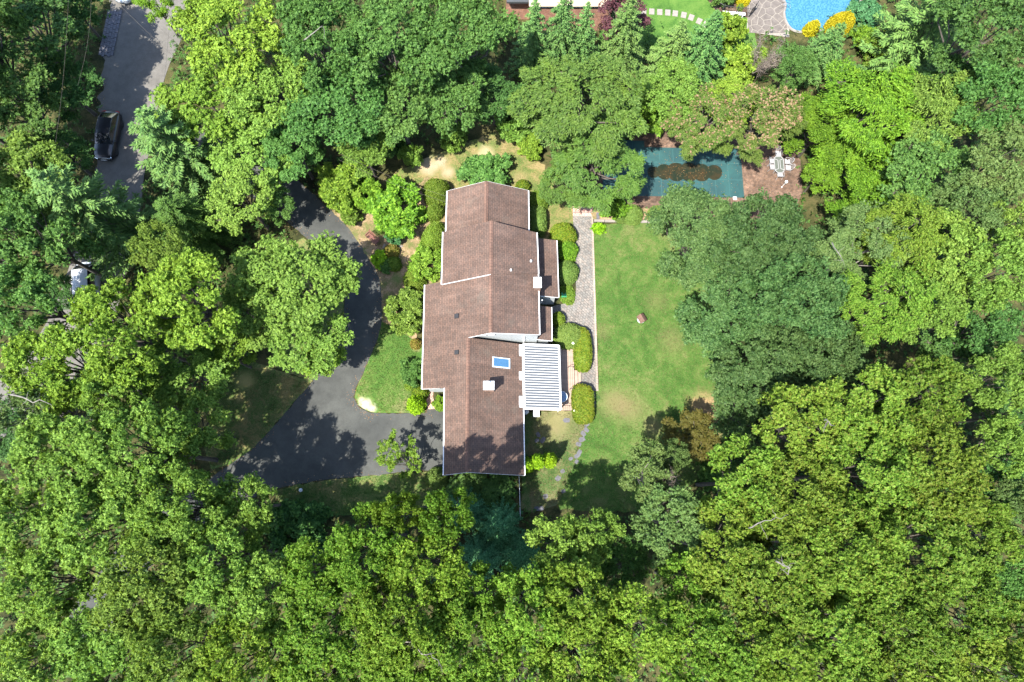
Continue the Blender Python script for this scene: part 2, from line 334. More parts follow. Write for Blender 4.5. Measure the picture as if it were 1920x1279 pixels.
lm('olive', (0.02873,0.06566,0.006756), (0.06218,0.129,0.01188), (0.09999,0.1886,0.01858), (0.1574,0.2582,0.03404), (0.1197,0.1309,0.02346), pc=(0.1317,0.2086,0.02737))
lm('oliveb', (0.03063,0.07646,0.006415), (0.06735,0.1493,0.0127), (0.1091,0.2185,0.02021), (0.1723,0.3032,0.03649), (0.1285,0.1716,0.02673), pc=(0.1373,0.2399,0.02673))
lm('sage', (0.03468,0.07182,0.01912), (0.05419,0.1026,0.02525), (0.07659,0.1325,0.0329), (0.1055,0.1625,0.04896), trans=.25)
lm('bright', (0.03024,0.08064,0.00576), (0.0684,0.1596,0.0114), (0.1145,0.2354,0.01836), (0.1946,0.3354,0.032))
lm('vine', (0.02087,0.06347,0.003888), (0.04788,0.127,0.007695), (0.08162,0.1888,0.01239), (0.1371,0.2646,0.02246), patch=.5)
lm('mimosa', (.038,.082,.014), (.062,.118,.019), (.092,.150,.026), (.120,.170,.036))
lm('bloom', (0.12,0.07975,0.0425), (0.165,0.11,0.06), (0.19,0.1375,0.0775), trans=.2, patch=0)
lm('spruce', (.026,.076,.020), (.044,.112,.027), (.068,.150,.036), (.098,.180,.050), trans=.12)
lm('palespruce', (0.03805,0.08712,0.02176), (0.05904,0.1267,0.02856), (0.08528,0.1624,0.03536), (0.1082,0.1861,0.04896), trans=.12)
lm('bluespruce', (0.01562,0.06426,0.02384), (0.02678,0.09405,0.03555), (0.04241,0.1294,0.04985), (0.07142,0.1803,0.07369), trans=.1)
lm('hemlock', (0.02113,0.0536,0.008192), (0.03276,0.07704,0.01126), (0.04755,0.1004,0.01536), (0.06552,0.1193,0.0215), trans=.15, pc=(0.07925,0.1474,0.01126))
lm('clip', (0.04131,0.08942,0.008262), (0.06541,0.1267,0.01102), (0.08951,0.1528,0.01515), (0.1137,0.1677,0.0241), trans=.12, patch=.4)
lm('clipdark', (0.0405,0.0855,0.0162), (0.063,0.117,0.0216), (0.0855,0.144,0.027), (0.108,0.162,0.036), trans=.12, patch=.25)
lm('clipyew', (0.0315,0.0765,0.0072), (0.0585,0.1125,0.0072), (0.0945,0.144,0.009), (0.1395,0.1485,0.0162), trans=.12, patch=.3)
lm('clipred', (0.072,0.09,0.0126), (0.108,0.1215,0.0144), (0.135,0.117,0.0225), (0.153,0.1035,0.027), trans=.12, patch=.3)
lm('golden', (.185,.172,.005), (.27,.255,.006), (.34,.33,.012), trans=.2, patch=.2)
if 0: lm('golden', (0.27,0.2025,0.0075), (0.375,0.2925,0.00975), (0.465,0.375,0.015), trans=.2, patch=.2)
lm('chartreuse', (0.07225,0.1742,0.0051), (0.1232,0.2507,0.0068), (0.1742,0.3187,0.0102), trans=.2, patch=.2)
lm('bronze', (0.0476,0.05419,0.00864), (0.07,0.06864,0.01152), (0.0924,0.07948,0.01584), (0.0784,0.09758,0.0216))
lm('purple', (.028,.012,.016), (.050,.018,.022), (.080,.030,.032), trans=.15)
lm('ivy', (.016,.048,.008), (.030,.076,.012), (.052,.108,.018), trans=.15, patch=.1)

lm('grass', (0.02508,0.0682,0.0099), (0.0418,0.0968,0.0162), (0.06186,0.1166,0.0225), (0.09865,0.1298,0.0405), trans=.2, vary=.05, patch=.35, pc=(0.09196,0.1155,0.036))
lm('grassdry', (.052,.070,.020), (.088,.090,.034), (.125,.100,.046), (.155,.118,.062), trans=.2, vary=.05, patch=.3)

# ------------------------------------------------------------------ foliage builders (numpy)
def unit(a): return a/np.maximum(np.linalg.norm(a, axis=-1, keepdims=True), 1e-9)
def rdir(g, n, up=0.0):
    v = g.normal(size=(n,3)); v = unit(v); v[:,2] += up; return unit(v)
def quads(name, V):
    V = np.asarray(V, np.float32).reshape(-1,3); nv = len(V); nf = nv//4
    me = bpy.data.meshes.new(name); me.vertices.add(nv); me.vertices.foreach_set('co', V.ravel())
    me.loops.add(nv); me.loops.foreach_set('vertex_index', np.arange(nv, dtype=np.int32))
    me.polygons.add(nf); me.polygons.foreach_set('loop_start', np.arange(0, nv, 4, dtype=np.int32))
    me.update(calc_edges=True); return me
def leaves(Pt, D, Nn, Ln, Wd, bend=.12):
    """one folded diamond per leaf"""
    Sd = unit(np.cross(D, Nn)); Nn = unit(np.cross(Sd, D)); Ln = Ln[:,None]; Wd = Wd[:,None]
    mid = Pt+D*Ln*.45+Nn*Ln*bend
    return np.stack([Pt, mid+Sd*Wd*.5, Pt+D*Ln-Nn*Ln*bend*.6, mid-Sd*Wd*.5], 1)
def rosettes(g, c, n, k, Ln, Wd, lo=-.35, hi=.65):
    m = len(c); t1 = unit(np.cross(n, g.normal(size=(m,3)))); t2 = np.cross(n, t1)
    a = (np.arange(k)[None]*2*np.pi/k+g.uniform(0,6.28,(m,1))+g.normal(0,.25,(m,k)))[...,None]
    ti = g.uniform(lo, hi, (m,k,1))
    D = unit((t1[:,None]*np.cos(a)+t2[:,None]*np.sin(a))*np.cos(ti)+n[:,None]*np.sin(ti))
    Nn = np.repeat(n[:,None], k, 1); Pt = np.repeat(c[:,None], k, 1)
    s = g.uniform(.7, 1.25, (m,k))
    return leaves(Pt.reshape(-1,3), D.reshape(-1,3), Nn.reshape(-1,3), (Ln*s).ravel(), (Wd*s).ravel())
def fans(g, c, out, k, Ln, Wd, spread=.9, droop=.35):
    """drooping sprays that fan outwards: two diamonds along each spray"""
    m = len(c); a = np.linspace(-spread, spread, k)[None]+g.normal(0,.22,(m,k)); a = a[...,None]
    h = out.copy(); h[:,2] = 0; h = unit(h+g.normal(0,.15,h.shape)*[1,1,0]); t = np.stack([-h[:,1], h[:,0], 0*h[:,0]], 1)
    D = h[:,None]*np.cos(a)+t[:,None]*np.sin(a); D[...,2] = g.uniform(-.2,.45,(m,k)); D = unit(D).reshape(-1,3)
    Pt = np.repeat(c[:,None], k, 1).reshape(-1,3); up = np.zeros_like(D)+[0,0,1.]; s = g.uniform(.7,1.3,len(D))
    up = unit(up+g.normal(0,.35,up.shape))
    A = leaves(Pt, D, up, Ln*s*.6, Wd*s, .05); P2 = Pt+D*(Ln*s*.5)[:,None]
    D2 = D.copy(); D2[:,2] -= droop+g.uniform(0,.4,len(D)); D2 = unit(D2)
    return np.concatenate([A, leaves(P2, D2, up, Ln*s*.6, Wd*s*.85, .05)])
def limb_mesh(name, limbs, sides=5):
    mb = MB()
    for pts, rr in limbs: mb.tube(pts, rr, sides, cap=False)
    return mb.mesh(name, True)
def bent(g, a, b, n=4, amp=.12, sag=0.):
    a, b = np.array(a), np.array(b); L = np.linalg.norm(b-a); out = []
    for i in range(n+1):
        t = i/n; j = g.normal(0, amp*L*.35, 3)*math.sin(math.pi*t); q = a+(b-a)*t+j; q[2] += sag*L*math.sin(math.pi*t); out.append(q)
    return out
def broadleaf(seed, R=5., top=15., low=7.5, nl=13, nlow=6, nc=11, nr=18, k=6, L=.30, W=.16, mode='rosette', lobe=(.27,.40), thin=0., trunk_r=.24, dead=0, sep=.36):
    g = np.random.default_rng(seed); cz = low+(top-low)*.35; hz = top-cz
    lob = []; tries = 0
    while len(lob) < nl and tries < 900:
        tries += 1; a = g.uniform(0,6.283); rm = R*.74*(1+.18*math.sin(2*a+seed)+.12*math.sin(3*a+seed*1.7)); r = rm*math.sqrt(g.uniform(0,1))
        q = np.array([r*math.cos(a), r*math.sin(a)])
        if all(np.hypot(*(q-l[:2])) > R*sep*(1-tries/1800) for l in lob):
            z = cz+hz*.80*math.sqrt(max(.02, 1-(r/(R*.98))**2))*g.uniform(.66,1.08)-hz*.12
            lob.append(np.array([q[0], q[1], z]))
    for i in range(nlow):
        a = 6.283*i/max(1,nlow)+g.uniform(-.4,.4); r = R*g.uniform(.45,.74); lob.append(np.array([r*math.cos(a), r*math.sin(a), cz-(cz-low)*g.uniform(.2,.8)]))
    lr = R*g.uniform(lobe[0], lobe[1], len(lob)); V = []; limbs = []; fork = np.array([g.normal(0,.12*R*.2), g.normal(0,.12*R*.2), low*.85])
    limbs.append(([(0,0,-.2), tuple(fork*[.5,.5,.5]), tuple(fork), tuple(fork*[1,1,1.25])], [trunk_r*1.25, trunk_r, trunk_r*.85, trunk_r*.4]))
    for i, l in enumerate(lob):
        limbs.append((bent(g, fork*[1,1,g.uniform(.85,1.15)], l, 4, .13, .03), list(np.linspace(trunk_r*.5, trunk_r*.14, 5))))
        d = rdir(g, nc, .45); cl = l+d*lr[i]*g.uniform(.35,.92,(nc,1))*[1,1,.72]
        keep = g.uniform(0,1,nc) >= thin
        for c in cl: limbs.append((bent(g, l, c, 2, .15), [trunk_r*.13, trunk_r*.09, trunk_r*.04]))
        cl = cl[keep]; n2 = len(cl)
        if not n2: continue
        rc = R*g.uniform(.10,.17,n2); dd = rdir(g, n2*nr, .35).reshape(n2,nr,3)
        pos = cl[:,None]+dd*(rc[:,None,None]*g.uniform(.45,1.08,(n2,nr,1)))*[1,1,.62]
        nn = unit(dd*.55+np.array([0,0,.65])+g.normal(0,.38,dd.shape))
        pos, nn = pos.reshape(-1,3), nn.reshape(-1,3)
        ls = np.full((len(pos),1), L)*g.uniform(.8,1.2,(len(pos),1))
        if mode == 'rosette': V.append(rosettes(g, pos, nn, k, ls, ls*W/L))
        else:
            out = pos*[1,1,0] if mode == 'fan' else np.stack([np.cos(.55*pos[:,0]+.8*pos[:,1]+seed), np.sin(.6*pos[:,1]-.5*pos[:,0]), 0*pos[:,0]], 1)
            V.append(fans(g, pos, out+g.normal(0,.35,out.shape), k, L, W, .75 if mode == 'fan' else .5, .45))
    for i in range(dead):
        l = lob[g.integers(len(lob))]; e = l+rdir(g,1,.6)[0]*R*.42
        limbs.append((bent(g, l, e, 4, .25), list(np.linspace(trunk_r*.2, .015, 5))))
    V = np.concatenate(V); Re = np.percentile(np.hypot(V[:,0,0], V[:,0,1]), 95)
    return quads('crown', V), limb_mesh('trunk', limbs), Re, top
def conifer(seed, H=12., Rb=3.2, levels=26, nb=7, droop=.22, rise=.10, spray=.55, wid=.16, base=.1, power=.85, ns=10):
    g = np.random.default_rng(seed); V = []; limbs = [([(0,0,-.2),(0,0,H*.5),(0,0,H*.98)], [Rb*.07, Rb*.045, .02])]
    for i in range(levels):
        u = i/(levels-1); z = H*(base+(1-base)*.97*u); Lb = Rb*(1-u)**power+.22
        n = max(4, int(nb*(1-.35*u))); a0 = g.uniform(0,6.28)
        for j in range(n):
            a = a0+6.283*j/n+g.normal(0,.18); Lj = Lb*g.uniform(.72,1.12); h = np.array([math.cos(a), math.sin(a), 0])
            t = np.linspace(.12, 1, max(3, int(ns*(Lj/Rb)+2)))
            pts = h*Lj*t[:,None]; pts[:,2] = z+rise*Lj*t-droop*Lj*t*t+g.normal(0,.03,len(t))
            if i < levels*.7: limbs.append(([(0,0,z), tuple(pts[len(t)//2]), tuple(pts[-1])], [.035,.02,.008]))
            sd = np.array([-h[1], h[0], 0]); s = spray*(1.1-.35*t)*min(1., .45+Lj/Rb)
            for sg in (-1, 1):
                for q in (.55, 1.0):
                    D = unit(h*q+sd*sg*g.uniform(.6,1.1,(len(t),1))+np.stack([0*t,0*t,g.uniform(-.35,.2,len(t))],1))
                    U = unit(np.array([0,0,1.])+g.normal(0,.3,(len(t),3)))
                    V.append(leaves(pts+g.normal(0,.05,pts.shape), D, U, s*g.uniform(.75,1.2,len(t)), np.full(len(t), wid)*g.uniform(.8,1.2,len(t)), .05))
            D = unit(h+np.stack([0*t,0*t,g.uniform(.0,.5,len(t))],1)+g.normal(0,.25,(len(t),3)))
            V.append(leaves(pts, D, np.tile([0,0,1.],(len(t),1)), s, np.full(len(t), wid), .05))
    top = np.tile([0,0,H*.97],(6,1)); V.append(leaves(top, rdir(g,6,1.6), rdir(g,6), np.full(6,.4), np.full(6,.12)))
    return quads('crown', np.concatenate(V)), limb_mesh('trunk', limbs, 4), Rb, H
def coat(name, mb, n, L, W, seed=0, lift=.0, jit=.55):
    """clipped shrub: closed body with small leaves all over it"""
    g = np.random.default_rng(seed); v = np.array(mb.v); tri = []
    for f in mb.f:
        for q in range(1, len(f)-1): tri.append((f[0], f[q], f[q+1]))
    tri = np.array(tri); a, b, c = v[tri[:,0]], v[tri[:,1]], v[tri[:,2]]; nr = np.cross(b-a, c-a); ar = np.linalg.norm(nr, axis=1)
    i = g.choice(len(tri), n, p=ar/ar.sum()); r1, r2 = np.sqrt(g.uniform(0,1,(n,1))), g.uniform(0,1,(n,1))
    pos = a[i]*(1-r1)+b[i]*r1*(1-r2)+c[i]*r1*r2; nn = unit(nr[i]); ctr = v.mean(0); fl = np.sum(nn*(pos-ctr),1) < 0; nn[fl] *= -1
    D = unit(np.cross(nn, g.normal(size=(n,3)))+nn*g.uniform(.1,.9,(n,1))); U = unit(nn+g.normal(0,jit,(n,3)))
    s = g.uniform(.6,1.5,n); Q = leaves(pos+nn*(lift-L*.25+np.abs(g.normal(0,L*.35,(n,1)))), D, U, L*s, W*s).reshape(-1,3)
    me = bpy.data.meshes.new(name); nv = len(v)
    faces = [tuple(f) for f in mb.f]+[tuple(range(nv+4*k, nv+4*k+4)) for k in range(n)]
    me.from_pydata(np.concatenate([v, Q]).tolist(), [], faces); me.update(); return me
def dome(rx, ry, h, seed=0, sq=2.0, lump=.05, n=20, m=9, flatten=1.0):
    """lumpy clipped form, sq > 2 gives a squarer plan and flatter top"""
    g = random.Random(seed); ph = [g.uniform(0,6.28) for _ in range(6)]; mb = MB(); v = []; f = []
    for j in range(m+1):
        t = j/m*math.pi/2; cr = max(0, math.cos(t))**(2/sq); sr = math.sin(t)**(2/(sq*flatten))
        if j == 0: sr = 0
        for k in range(n):
            a = 2*math.pi*k/n; ca, sa = math.cos(a), math.sin(a)
            e = (abs(ca)**sq+abs(sa)**sq)**(-1/sq)
            q = 1+lump*(math.sin(2*a+ph[0])+.7*math.sin(3*a+ph[1]+2*t)+.6*math.sin(5*a+ph[2]+3*t))
            bulge = 1.0 if j else .93
            v.append((rx*e*ca*cr*q*bulge, ry*e*sa*cr*q*bulge, h*sr*(1+lump*.6*math.sin(3*a+ph[3]+4*t))))
    for j in range(m):
        for k in range(n): f.append((j*n+k, j*n+(k+1)%n, (j+1)*n+(k+1)%n, (j+1)*n+k))
    return mb.add(v, f)

PROTO = {}
def protos(key, fn, seeds, **kw): PROTO[key] = [fn(s, **kw) for s in seeds]
protos('oak', broadleaf, (11,23,37,41,43), nl=14, nlow=2, nc=12, nr=26, L=.205, W=.115, thin=.05, lobe=(.20,.29), sep=.45)
protos('maple', broadleaf, (52,67,71), nl=14, nlow=4, nc=11, nr=25, k=6, L=.195, W=.12, lobe=(.22,.31), thin=.05, sep=.44)
protos('bigoak', broadleaf, (83,97), R=6.5, top=16, nl=18, nlow=3, nc=14, nr=29, L=.225, W=.125, lobe=(.18,.24), thin=.04, sep=.40)
protos('sparse', broadleaf, (101,113), nl=12, nc=10, nr=13, thin=.35, dead=14, L=.26, W=.13)
protos('slender', broadleaf, (127,), R=2.0, top=9, low=2.0, nl=9, nlow=6, nc=9, nr=10, k=5, L=.20, W=.09, thin=.3, lobe=(.30,.45), trunk_r=.10)
protos('feather', broadleaf, (131,139,149), nl=13, nlow=4, nc=11, nr=20, k=5, L=.38, W=.10, mode='fan', lobe=(.24,.36), sep=.42, thin=.08)
protos('vine', broadleaf, (151,157), nl=14, nlow=5, nc=12, nr=22, k=4, L=.40, W=.10, mode='swirl', low=4, top=11, lobe=(.22,.36), sep=.40)
protos('spruce', conifer, (163,167,173), H=12, Rb=3.2, spray=.42, wid=.12, ns=15, levels=30)
protos('pine', conifer, (179,181), H=14, Rb=4.2, levels=24, nb=7, droop=-.02, rise=.14, spray=.62, wid=.13, power=.65, ns=20)
protos('hemlock', conifer, (191,193), H=14, Rb=5.0, levels=36, nb=9, droop=.30, rise=.18, spray=.52, wid=.10, power=.55, ns=26)
protos('shrub', broadleaf, (197,199,211), R=2.0, top=2.6, low=.5, nl=11, nlow=6, nc=9, nr=12, k=6, L=.24, W=.12, lobe=(.28,.4), trunk_r=.07)
protos('yewtip', conifer, (223,), H=4, Rb=.75, levels=24, nb=9, droop=-.25, rise=.45, spray=.30, wid=.13, base=.03, power=.5, ns=5)
KIND = {  # name, category, prototype, leaf material, bark
 'oak': ('oak_tree','tree'), 'maple': ('maple_tree','tree'), 'bigoak': ('oak_tree','tree'), 'sparse': ('sparse_tree','tree'), 'slender': ('young_tree','tree'),
 'feather': ('feathery_tree','tree'), 'vine': ('vine_covered_tree','tree'), 'spruce': ('spruce_tree','tree'), 'pine': ('pine_tree','tree'),
 'hemlock': ('hemlock_tree','tree'), 'shrub': ('shrub','shrub'), 'yewtip': ('conical_shrub','shrub')}
cnt = {}; TREES = []; HS = {'oliveb': 1.08, 'olive': 1.06, 'fresh': 1.03}
def tree(px, py, r, kind, leaf, h, label, group='woodland trees round the house', bark='bark', zc=.8, name=None, rz=None, flat=None, cat=None):
    h = h*HS.get(leaf, 1.0); pr = PROTO[kind]; i = cnt.get(kind, 0); cnt[kind] = i+1
    crown, trunk, R, H = pr[i % len(pr)]
    if kind in ('spruce','pine','hemlock','yewtip'): zc = .35
    z = h*zc; q = P(px, py, z); s = r/ppm(py, z)/R
    nm, ct_ = KIND[kind]
    o = empty(name or nm, (q.x, q.y, 0), (i*2.399+px*.013) % 6.283 if rz is None else rz); o.scale = (s, s, h/H)
    tag(o, label, cat or ct_, group)
    c = link('crown', crown, M[leaf], o); c.material_slots[0].link = 'OBJECT'; c.material_slots[0].material = M[leaf]
    t = link('trunk', trunk, M[bark], o); t.material_slots[0].link = 'OBJECT'; t.material_slots[0].material = M[bark]
    TREES.append((q.x, q.y)); return o

# ------------------------------------------------------------------ ground, road, drive, lawns
me = bpy.data.meshes.new('ground'); me.from_pydata([(-400,-400,-.01),(400,-400,-.01),(400,400,-.01),(-400,400,-.01)], [], [(0,1,2,3)])
tag(link('ground', me, M['soil']), kind='structure')
sheet('road', [(330,-120),(345,-40),(352,0),(345,60),(318,120),(300,180),(285,260),(270,330),(262,400),(235,520),(205,620),(140,720),(60,790),(-60,840),(-60,740),(30,680),(90,600),(130,500),(160,400),(172,330),(176,260),(182,180),(192,120),(200,60),(205,0),(200,-120)], .010, M['road'], smooth=4)
drive_px = [(305,222),(350,235),(440,275),(500,300),(560,340),(622,396),(655,430),(680,466),(700,500),(712,525),(716,562),(717,582),(713,617),(704,645),(682,698),(667,727),(664,745),(671,760),(686,770),(704,775),(763,775),(798,774),(802,764),(838,764),(836,880),(800,882),(732,888),(620,898),(575,905),(504,921),(420,960),(330,1020),(250,1100),(190,1200),(120,1190),(170,1090),(260,990),(340,925),(400,893),(428,873),(468,845),(496,819),(535,774),(583,718),(620,662),(640,620),(646,570),(640,520),(615,475),(570,442),(540,417),(480,375),(400,340),(340,328),(298,318)]
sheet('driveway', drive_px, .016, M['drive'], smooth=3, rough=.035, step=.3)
sheet('lawn', [(1111,420),(1250,418),(1340,480),(1350,620),(1380,760),(1390,840),(1310,900),(1220,960),(1120,960),(1050,955),(1040,930),(1085,840),(1106,790),(1108,735),(1123,733)], .004, M['lawn'], rough=.05, step=.5, label='sunny back lawn beside the brick paver path')
sheet('thin_lawn', [(984,772),(1075,771),(1110,735),(1125,740),(1100,800),(1075,870),(1050,940),(1000,960),(975,955),(980,890)], .006, M['lawn_dry'], rough=.10)
sheet('worn_lawn', [(700,345),(760,315),(850,275),(930,248),(985,258),(1010,300),(1075,380),(1076,470),(1060,470),(1010,450),(985,370),(838,370),(780,360),(740,370)], .004, M['lawn_bare'], rough=.10)
sheet('front_lawn', [(716,600),(760,615),(785,640),(800,640),(805,740),(795,775),(763,774),(704,774),(687,769),(672,759),(665,745),(668,727),(683,697),(705,645),(713,618)], .020, M['lawn_front'], rough=.03)
sheet('garden_bed', [(622,396),(660,380),(740,395),(800,330),(842,350),(842,560),(790,560),(780,640),(716,602),(716,562),(712,525),(700,500),(680,466),(655,430)], .022, M['garden'], rough=.04)
sheet('side_lawn', [(380,690),(480,680),(585,716),(535,774),(496,819),(468,845),(428,873),(395,880),(370,800)], .005, M['shadelawn'], rough=.05, label='dappled rough grass between drive and woods')
sheet('south_lawn', [(504,922),(575,906),(620,899),(732,889),(838,884),(838,935),(800,960),(700,965),(560,965)], .005, M['shadelawn'], rough=.05, seed=4)
sheet('drive_island_lawn', [(570,445),(615,478),(640,520),(645,570),(640,620),(618,662),(584,716),(520,690),(480,600),(500,480)], .007, M['shadelawn'], rough=.05, seed=5)
sheet('road_verge', [(172,60),(206,0),(204,60),(194,120),(178,330),(120,420),(60,300),(100,60)], .012, M['soil'], rough=.15)
# paver path along the back of the house
path_px = [(1074,404),(1112,404),(1122,733),(1086,734),(1084,690),(1076,650),(1045,648),(1034,640),(1034,575),(1072,566),(1080,545),(1079,480)]
sheet('paver_path', path_px, .030, M['paver'], label='herringbone paver path between hedges and lawn')
ep = MB(); a, b = P(1112,404,.05), P(1122,733,.05); ep.slab([(a.x-.18,a.y,.055),(b.x-.18,b.y,.055),(b.x,b.y,.055),(a.x,a.y,.055)], .06)
tag(ep.build('path_edging', M['paveredge']), kind='structure')
wk = sheet('brick_walkway', [(800,724),(813,728),(812,745),(817,767),(803,767),(797,756)], .026, M['steps'])
# pool terrace
sheet('pool_terrace', [(1105,400),(1108,345),(1170,300),(1190,235),(1300,215),(1420,255),(1500,285),(1505,360),(1480,420),(1395,420),(1240,402)], .10, M['pooldeck'], label='brick terrace round the covered pool')
sheet('terrace_bed', [(1112,412),(1108,396),(1180,390),(1260,392),(1262,412)], .112, M['garden'], rough=.02)
kb = MB()
for i in range(7):
    a, b = P(1114+i*20,413.5+i*.4,.12), P(1133.2+i*20,413.9+i*.4,.12); mid = (a+b)/2
    kb = MB().box((0,0,0), ((b-a).length, .24, .17), 0, .02)
    if i == 0: kr = tag(empty('terrace_kerb', (0,0,0)), 'pale stone kerb at the front of the pool terrace', 'kerb')
    kb.build('stone', M['palestone'], kr, (mid.x, mid.y, .075+.006*(i%3)), .01*(i%2))
# other peoples' ground beyond the trees
sheet('neighbour_lawn', [(1130,-60),(1345,-60),(1328,0),(1345,24),(1410,30),(1420,90),(1330,110),(1120,110)], .006, M['greenlawn'], rough=.04)
sheet('neighbour_bed', [(1326,-40),(1410,-40),(1404,34),(1345,22),(1330,4)], .010, M['mulch'], rough=.03)
sheet('pool_surround', [(1405,-40),(1480,-40),(1480,70),(1400,60)], .012, M['grout'])

# ------------------------------------------------------------------ the house
house = tag(empty('house', tuple(P(900,640))), 'large split-level house with brown shingle roof and white gutters', 'house')
HL = Vector(house.location)
def hb(name, mb, mat, parent=house, smooth=False):
    o = mb.build(name, M[mat], parent, smooth=smooth); o.matrix_parent_inverse = Matrix.Translation(-HL); return o
def hsub(name, mb, mat, parent): return mb.build(name, M[mat], parent)
X793 = P(794,640,3.2).x; LP = (X793, 3.2, .60)                      # long front slope
def lp(x, y): return onplane(x, y, *LP)
cs, cn = lp(920.5,624), lp(922.5,513); Xr = (cs.x+cn.x)/2; Zr = LP[1]+.6*(Xr-X793)
CR = (Xr, Zr, -.50)
ss, sn = lp(875.5,885.5), lp(877.5,633); Xs = (ss.x+sn.x)/2; SR = (Xs, LP[1]+.6*(Xs-X793), -.60)
Zm = Zr+.12; mn = P(921,414,Zm); Xm = mn.x; ML = (Xm, Zm, .50); MR = (Xm, Zm, -.50)
Zn = 5.75; nn_ = P(912,339.5,Zn); Xn = nn_.x; NL = (Xn, Zn, .58); NR = (Xn, Zn, -.58)
def on(pl): return lambda x, y: onplane(x, y, *pl)
T = .16
roof = {
 'front': [lp(797,534), lp(791.5,729.5), lp(834,727.5), lp(832,891), ss, sn, cs, cn],
 'back_centre': [cn, cs, on(CR)(1011,627.5), on(CR)(1008.5,512)],
 'back_south': [sn, ss, on(SR)(983,891.5), on(SR)(978.5,645.5)],
 'front_middle': [mn, on(ML)(831,435), on(ML)(828.5,533), Vector((Xm, P(922,514,Zm).y, Zm))],
 'back_middle': [mn, Vector((Xm, P(922,514,Zm).y, Zm)), on(MR)(1009,513), on(MR)(1006,436)],
 'front_north': [nn_, on(NL)(839,358), on(NL)(836,449), Vector((Xn, P(915,440,Zn).y, Zn))],
 'back_north': [nn_, Vector((Xn, P(915,440,Zn).y, Zn)), on(NR)(991,441), on(NR)(990,357)]}
lowz = 3.35
def lowroof(pts): return [P(*q) for q in pts]
roof['porch'] = lowroof([(1004,446,3.5),(1007,554,3.5),(1047,557.5,2.75),(1043.5,450.5,2.75)])
roof['porch2'] = lowroof([(1004,572,3.45),(1006,636,3.45),(1034.5,639,2.85),(1033.5,576,2.85)])
for k, pts in roof.items():
    hb('roof_slope', MB().slab(pts, T), 'shingle')
def ridge(a, b, wd=.16):
    d = (b-a).normalized(); s = d.cross(Vector((0,0,1))).normalized()*wd; up = Vector((0,0,.035)); dn = Vector((0,0,-.06))
    hb('ridge_cap', MB().add([a+s+dn, a+up, a-s+dn, b+s+dn, b+up, b-s+dn], [(0,1,4,3),(1,2,5,4),(0,2,1),(3,4,5),(0,3,5,2)]), 'ridge')
ridge(mn, roof['front_middle'][3]); ridge(roof['front_middle'][3]+Vector((0,0,-.1)), cs); ridge(sn, ss); ridge(nn_, roof['front_north'][3])
def gutter(a, b, side, w_=.085):
    s = Vector((side*w_, 0, 0)); z = Vector((0,0,-.03)); d = Vector((0,0,-.15)); a = a+z; b = b+z; i = Vector((side*.012,0,-.1))
    hb('gutter', MB().add([a, b, a+s, b+s, a+s+d, b+s+d, a+d, b+d], [(0,1,3,2),(2,3,5,4),(4,5,7,6),(6,7,1,0),(0,2,4,6),(1,7,5,3)]), 'white')
gutter(roof['front'][0], roof['front'][1], -1); gutter(roof['front'][2], roof['front'][3], -1)
gutter(roof['front_middle'][1], roof['front_middle'][2], -1); gutter(roof['front_north'][1], roof['front_north'][2], -1, .09)
gutter(roof['back_north'][3], roof['back_north'][2], 1, .09); gutter(roof['back_middle'][3], roof['back_middle'][2], 1)
gutter(roof['back_centre'][3], roof['back_centre'][2], 1); gutter(roof['back_south'][3], roof['back_south'][2], 1)
gutter(roof['porch'][3], roof['porch'][2], 1, .07); gutter(roof['porch2'][3], roof['porch2'][2], 1, .07)
def rake(a, b, off=(0,-.03,0), h=.18, t=.022, name='rake_trim', mat='white'):
    o = Vector(off); d = Vector((0,0,-h)); u = Vector((0,0,-.012)); y = Vector((0,-t if off[1] < 0 else t,0)); a = a+u; b = b+u
    hb(name, MB().add([a, b, a+y, b+y, a+y+d, b+y+d, a+d, b+d], [(0,1,3,2),(2,3,5,4),(4,5,7,6),(6,7,1,0),(0,2,4,6),(1,7,5,3)]), mat)
for a, b in ((roof['front'][1], roof['front'][2]+Vector((.9,0,.54))), (roof['front'][3], ss), (ss, roof['back_south'][2]), (sn, cs), (cs, roof['back_centre'][2]), (roof['front_middle'][2], roof['front_middle'][3]), (roof['porch'][1], roof['porch'][2]), (roof['porch2'][1], roof['porch2'][2])): rake(a, b)
for a, b in ((nn_, roof['front_north'][1]), (nn_, roof['back_north'][3])): rake(a, b, (0,.03,0))
def walls(pts, name='wall', mat='siding', close=True):
    n = len(pts); v = [(p[0],p[1],-.15) for p in pts]+[tuple(p) for p in pts]
    f = [(i,(i+1)%n,n+(i+1)%n,n+i) for i in range(n if close else n-1)]
    hb(name, MB().add(v, f), mat)
def zat(pl, x, t=T): return pl[1]+pl[2]*(x-pl[0])-t-.02
def sect(xl, xr, ys, yn, pl, pr, name='wall'):
    xm = pl[0]
    walls([(xl,ys,zat(pl,xl)),(xm,ys,zat(pl,xm)),(xr,ys,zat(pr,xr)),(xr,yn,zat(pr,xr)),(xm,yn,zat(pl,xm)),(xl,yn,zat(pl,xl))], name)
ov = .32
f = roof['front']; LPr = (Xr, Zr, .6); LPs = (Xs, SR[1], .6)
sect(f[2].x+ov, roof['back_south'][2].x-ov, ss.y+.16, f[1].y+1.0, LPs, SR)
r_ = roof['front_middle']; sect(r_[1].x+ov, roof['back_middle'][3].x-ov, r_[3].y-.05, r_[1].y-.3, ML, MR)
r_ = roof['front_north']; sect(r_[1].x+ov, roof['back_north'][3].x-ov, r_[3].y, r_[1].y-.25, NL, NR)
for k in ('porch','porch2'):
    q = roof[k]; x0, x1 = q[0].x, q[2].x-.25; y0, y1 = q[2].y+.15, q[3].y-.15
    walls([(x0,y0,3.2),(x1,y0,2.62),(x1,y1,2.62),(x0,y1,3.2)])
